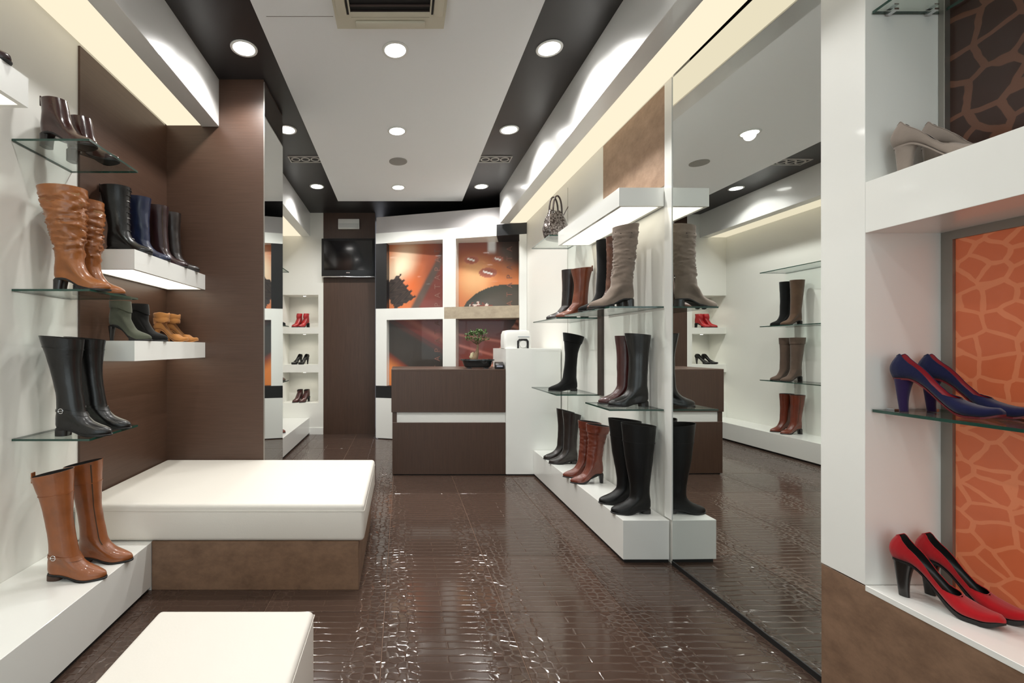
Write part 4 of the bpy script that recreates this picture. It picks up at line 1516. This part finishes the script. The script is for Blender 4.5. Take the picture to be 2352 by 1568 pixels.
# ------------------------------------------------------------------ shoes in the niches
rn = -2.05
for k, x in enumerate((-1.56, -1.455)):
    wd = ('left', 'right')[k]
    boot('ankle_boot', 'bright red ankle boot in the top niche, %s one' % wd, 'ankle boot', (x, 6.99, 1.62 + ZS), rn, REDL, 'red ankle boots in the niche', top=0.22, heel=0.07, hl=0.035, hbot=0.7, L=0.235, back_top=0.004, front_top=0.105, seed=60 + k)
    pump('black high-heeled pump in the middle niche, %s one' % wd, (x, 6.98, 1.056 + ZS), rn, BLK, BLKLIN, SOLEB, HEELB, 'black pumps in the niche', H=0.095, back=0.06)
    boot('ankle_boot', 'dark brown heeled ankle boot in the bottom niche, %s one' % wd, 'ankle boot', (x + 0.01, 6.99, 0.475 + ZS), rn, BURG, 'brown ankle boots in the niche', top=0.19, heel=0.08, hl=0.035, hbot=0.6, L=0.235, back_top=0.004, front_top=0.105, seed=62 + k)
NLENS = emit('niche_lens', (1, 0.94, 0.82), 5.0)
for zn, wd in ((2.112, 'top'), (1.525, 'middle'), (0.937, 'bottom')):
    t = thing('niche_spotlight', 'tiny spotlight in the ceiling of the %s niche' % wd, 'light', (-1.50, 6.90, zn), 0, 'niche spotlights')
    b = MB()
    b.loft([[(r * math.cos(2 * PI * k / 16), r * math.sin(2 * PI * k / 16), z) for k in range(16)] for r, z in ((0.032, 0), (0.032, -0.005), (0.026, -0.007))])
    b.build('bezel', PLASTW, t)
    b = MB()
    b.loft([[(0.022 * math.cos(2 * PI * k / 16), 0.022 * math.sin(2 * PI * k / 16), z) for k in range(16)] for z in (-0.0065, -0.009)])
    b.build('lens', NLENS, t)
    ld = bpy.data.lights.new('niche_beam', 'SPOT')
    ld.energy = 2.2
    ld.color = (1.0, 0.93, 0.80)
    ld.spot_size = math.radians(150)
    ld.spot_blend = 0.6
    ld.shadow_soft_size = 0.02
    lo = bpy.data.objects.new('niche_beam', ld)
    C.objects.link(lo)
    lo.parent = t
    lo.location = (0, 0, -0.012)

# ------------------------------------------------------------------ handbag
t = thing('handbag', 'silver snakeskin handbag with ring handles on the right glass shelf', 'handbag', (1.42, 4.13, 2.300 + ZS), 0.55)
SNAKE = snake_mat()
b = MB()
N = 36
rings = []
for i in range(17):
    q = i / 16
    z = 0.004 + 0.27 * q
    a = np.interp(q, [0, .08, .35, .7, 1.0], [0.115, 0.13, 0.15, 0.125, 0.085])
    c = np.interp(q, [0, .1, .4, .75, 1.0], [0.05, 0.065, 0.07, 0.045, 0.016])
    r = []
    for k in range(N):
        an = 2 * PI * k / N
        cx, sy_ = math.cos(an), math.sin(an)
        wr = 1 + 0.10 * q * math.sin(an * 9) + 0.06 * noise.noise(Vector((cx * 3, sy_ * 3, z * 14)))
        r.append((a * math.copysign(abs(cx) ** 0.75, cx) * (1 + 0.25 * (wr - 1)), c * math.copysign(abs(sy_) ** 0.75, sy_) * wr, z + 0.008 * math.sin(an * 4) * q))
    rings.append(r)
b.loft(rings)
b.build('body', SNAKE, t, smooth=True, angle=1.2)
for sgn in (-1, 1):
    b = MB()
    pts = [(-0.06 + 0.12 * (1 - math.cos(PI * k / 18)) / 2, sgn * 0.022, 0.25 + 0.16 * math.sin(PI * k / 18) ** 0.8) for k in range(19)]
    b.tube(pts, 0.0075, 8)
    b.build('handle', plain('dark_handle', srgb(58, 46, 42), rough=0.35, var=0.4) if sgn < 0 else bpy.data.materials['dark_handle'], t, smooth=True)
    for xx in (-0.06, 0.06):
        b = MB()
        b.tube([(xx + 0.014 * math.cos(2 * PI * k / 14), sgn * 0.024, 0.245 + 0.014 * math.sin(2 * PI * k / 14)) for k in range(15)], 0.003, 6, False)
        b.build('ring', CHROME, t, smooth=True)
b = MB()
b.tube([(0.10, 0, 0.24), (0.125, -0.01, 0.29), (0.15, -0.02, 0.335)], 0.004, 6)
b.build('strap_end', bpy.data.materials['dark_handle'], t, smooth=True)
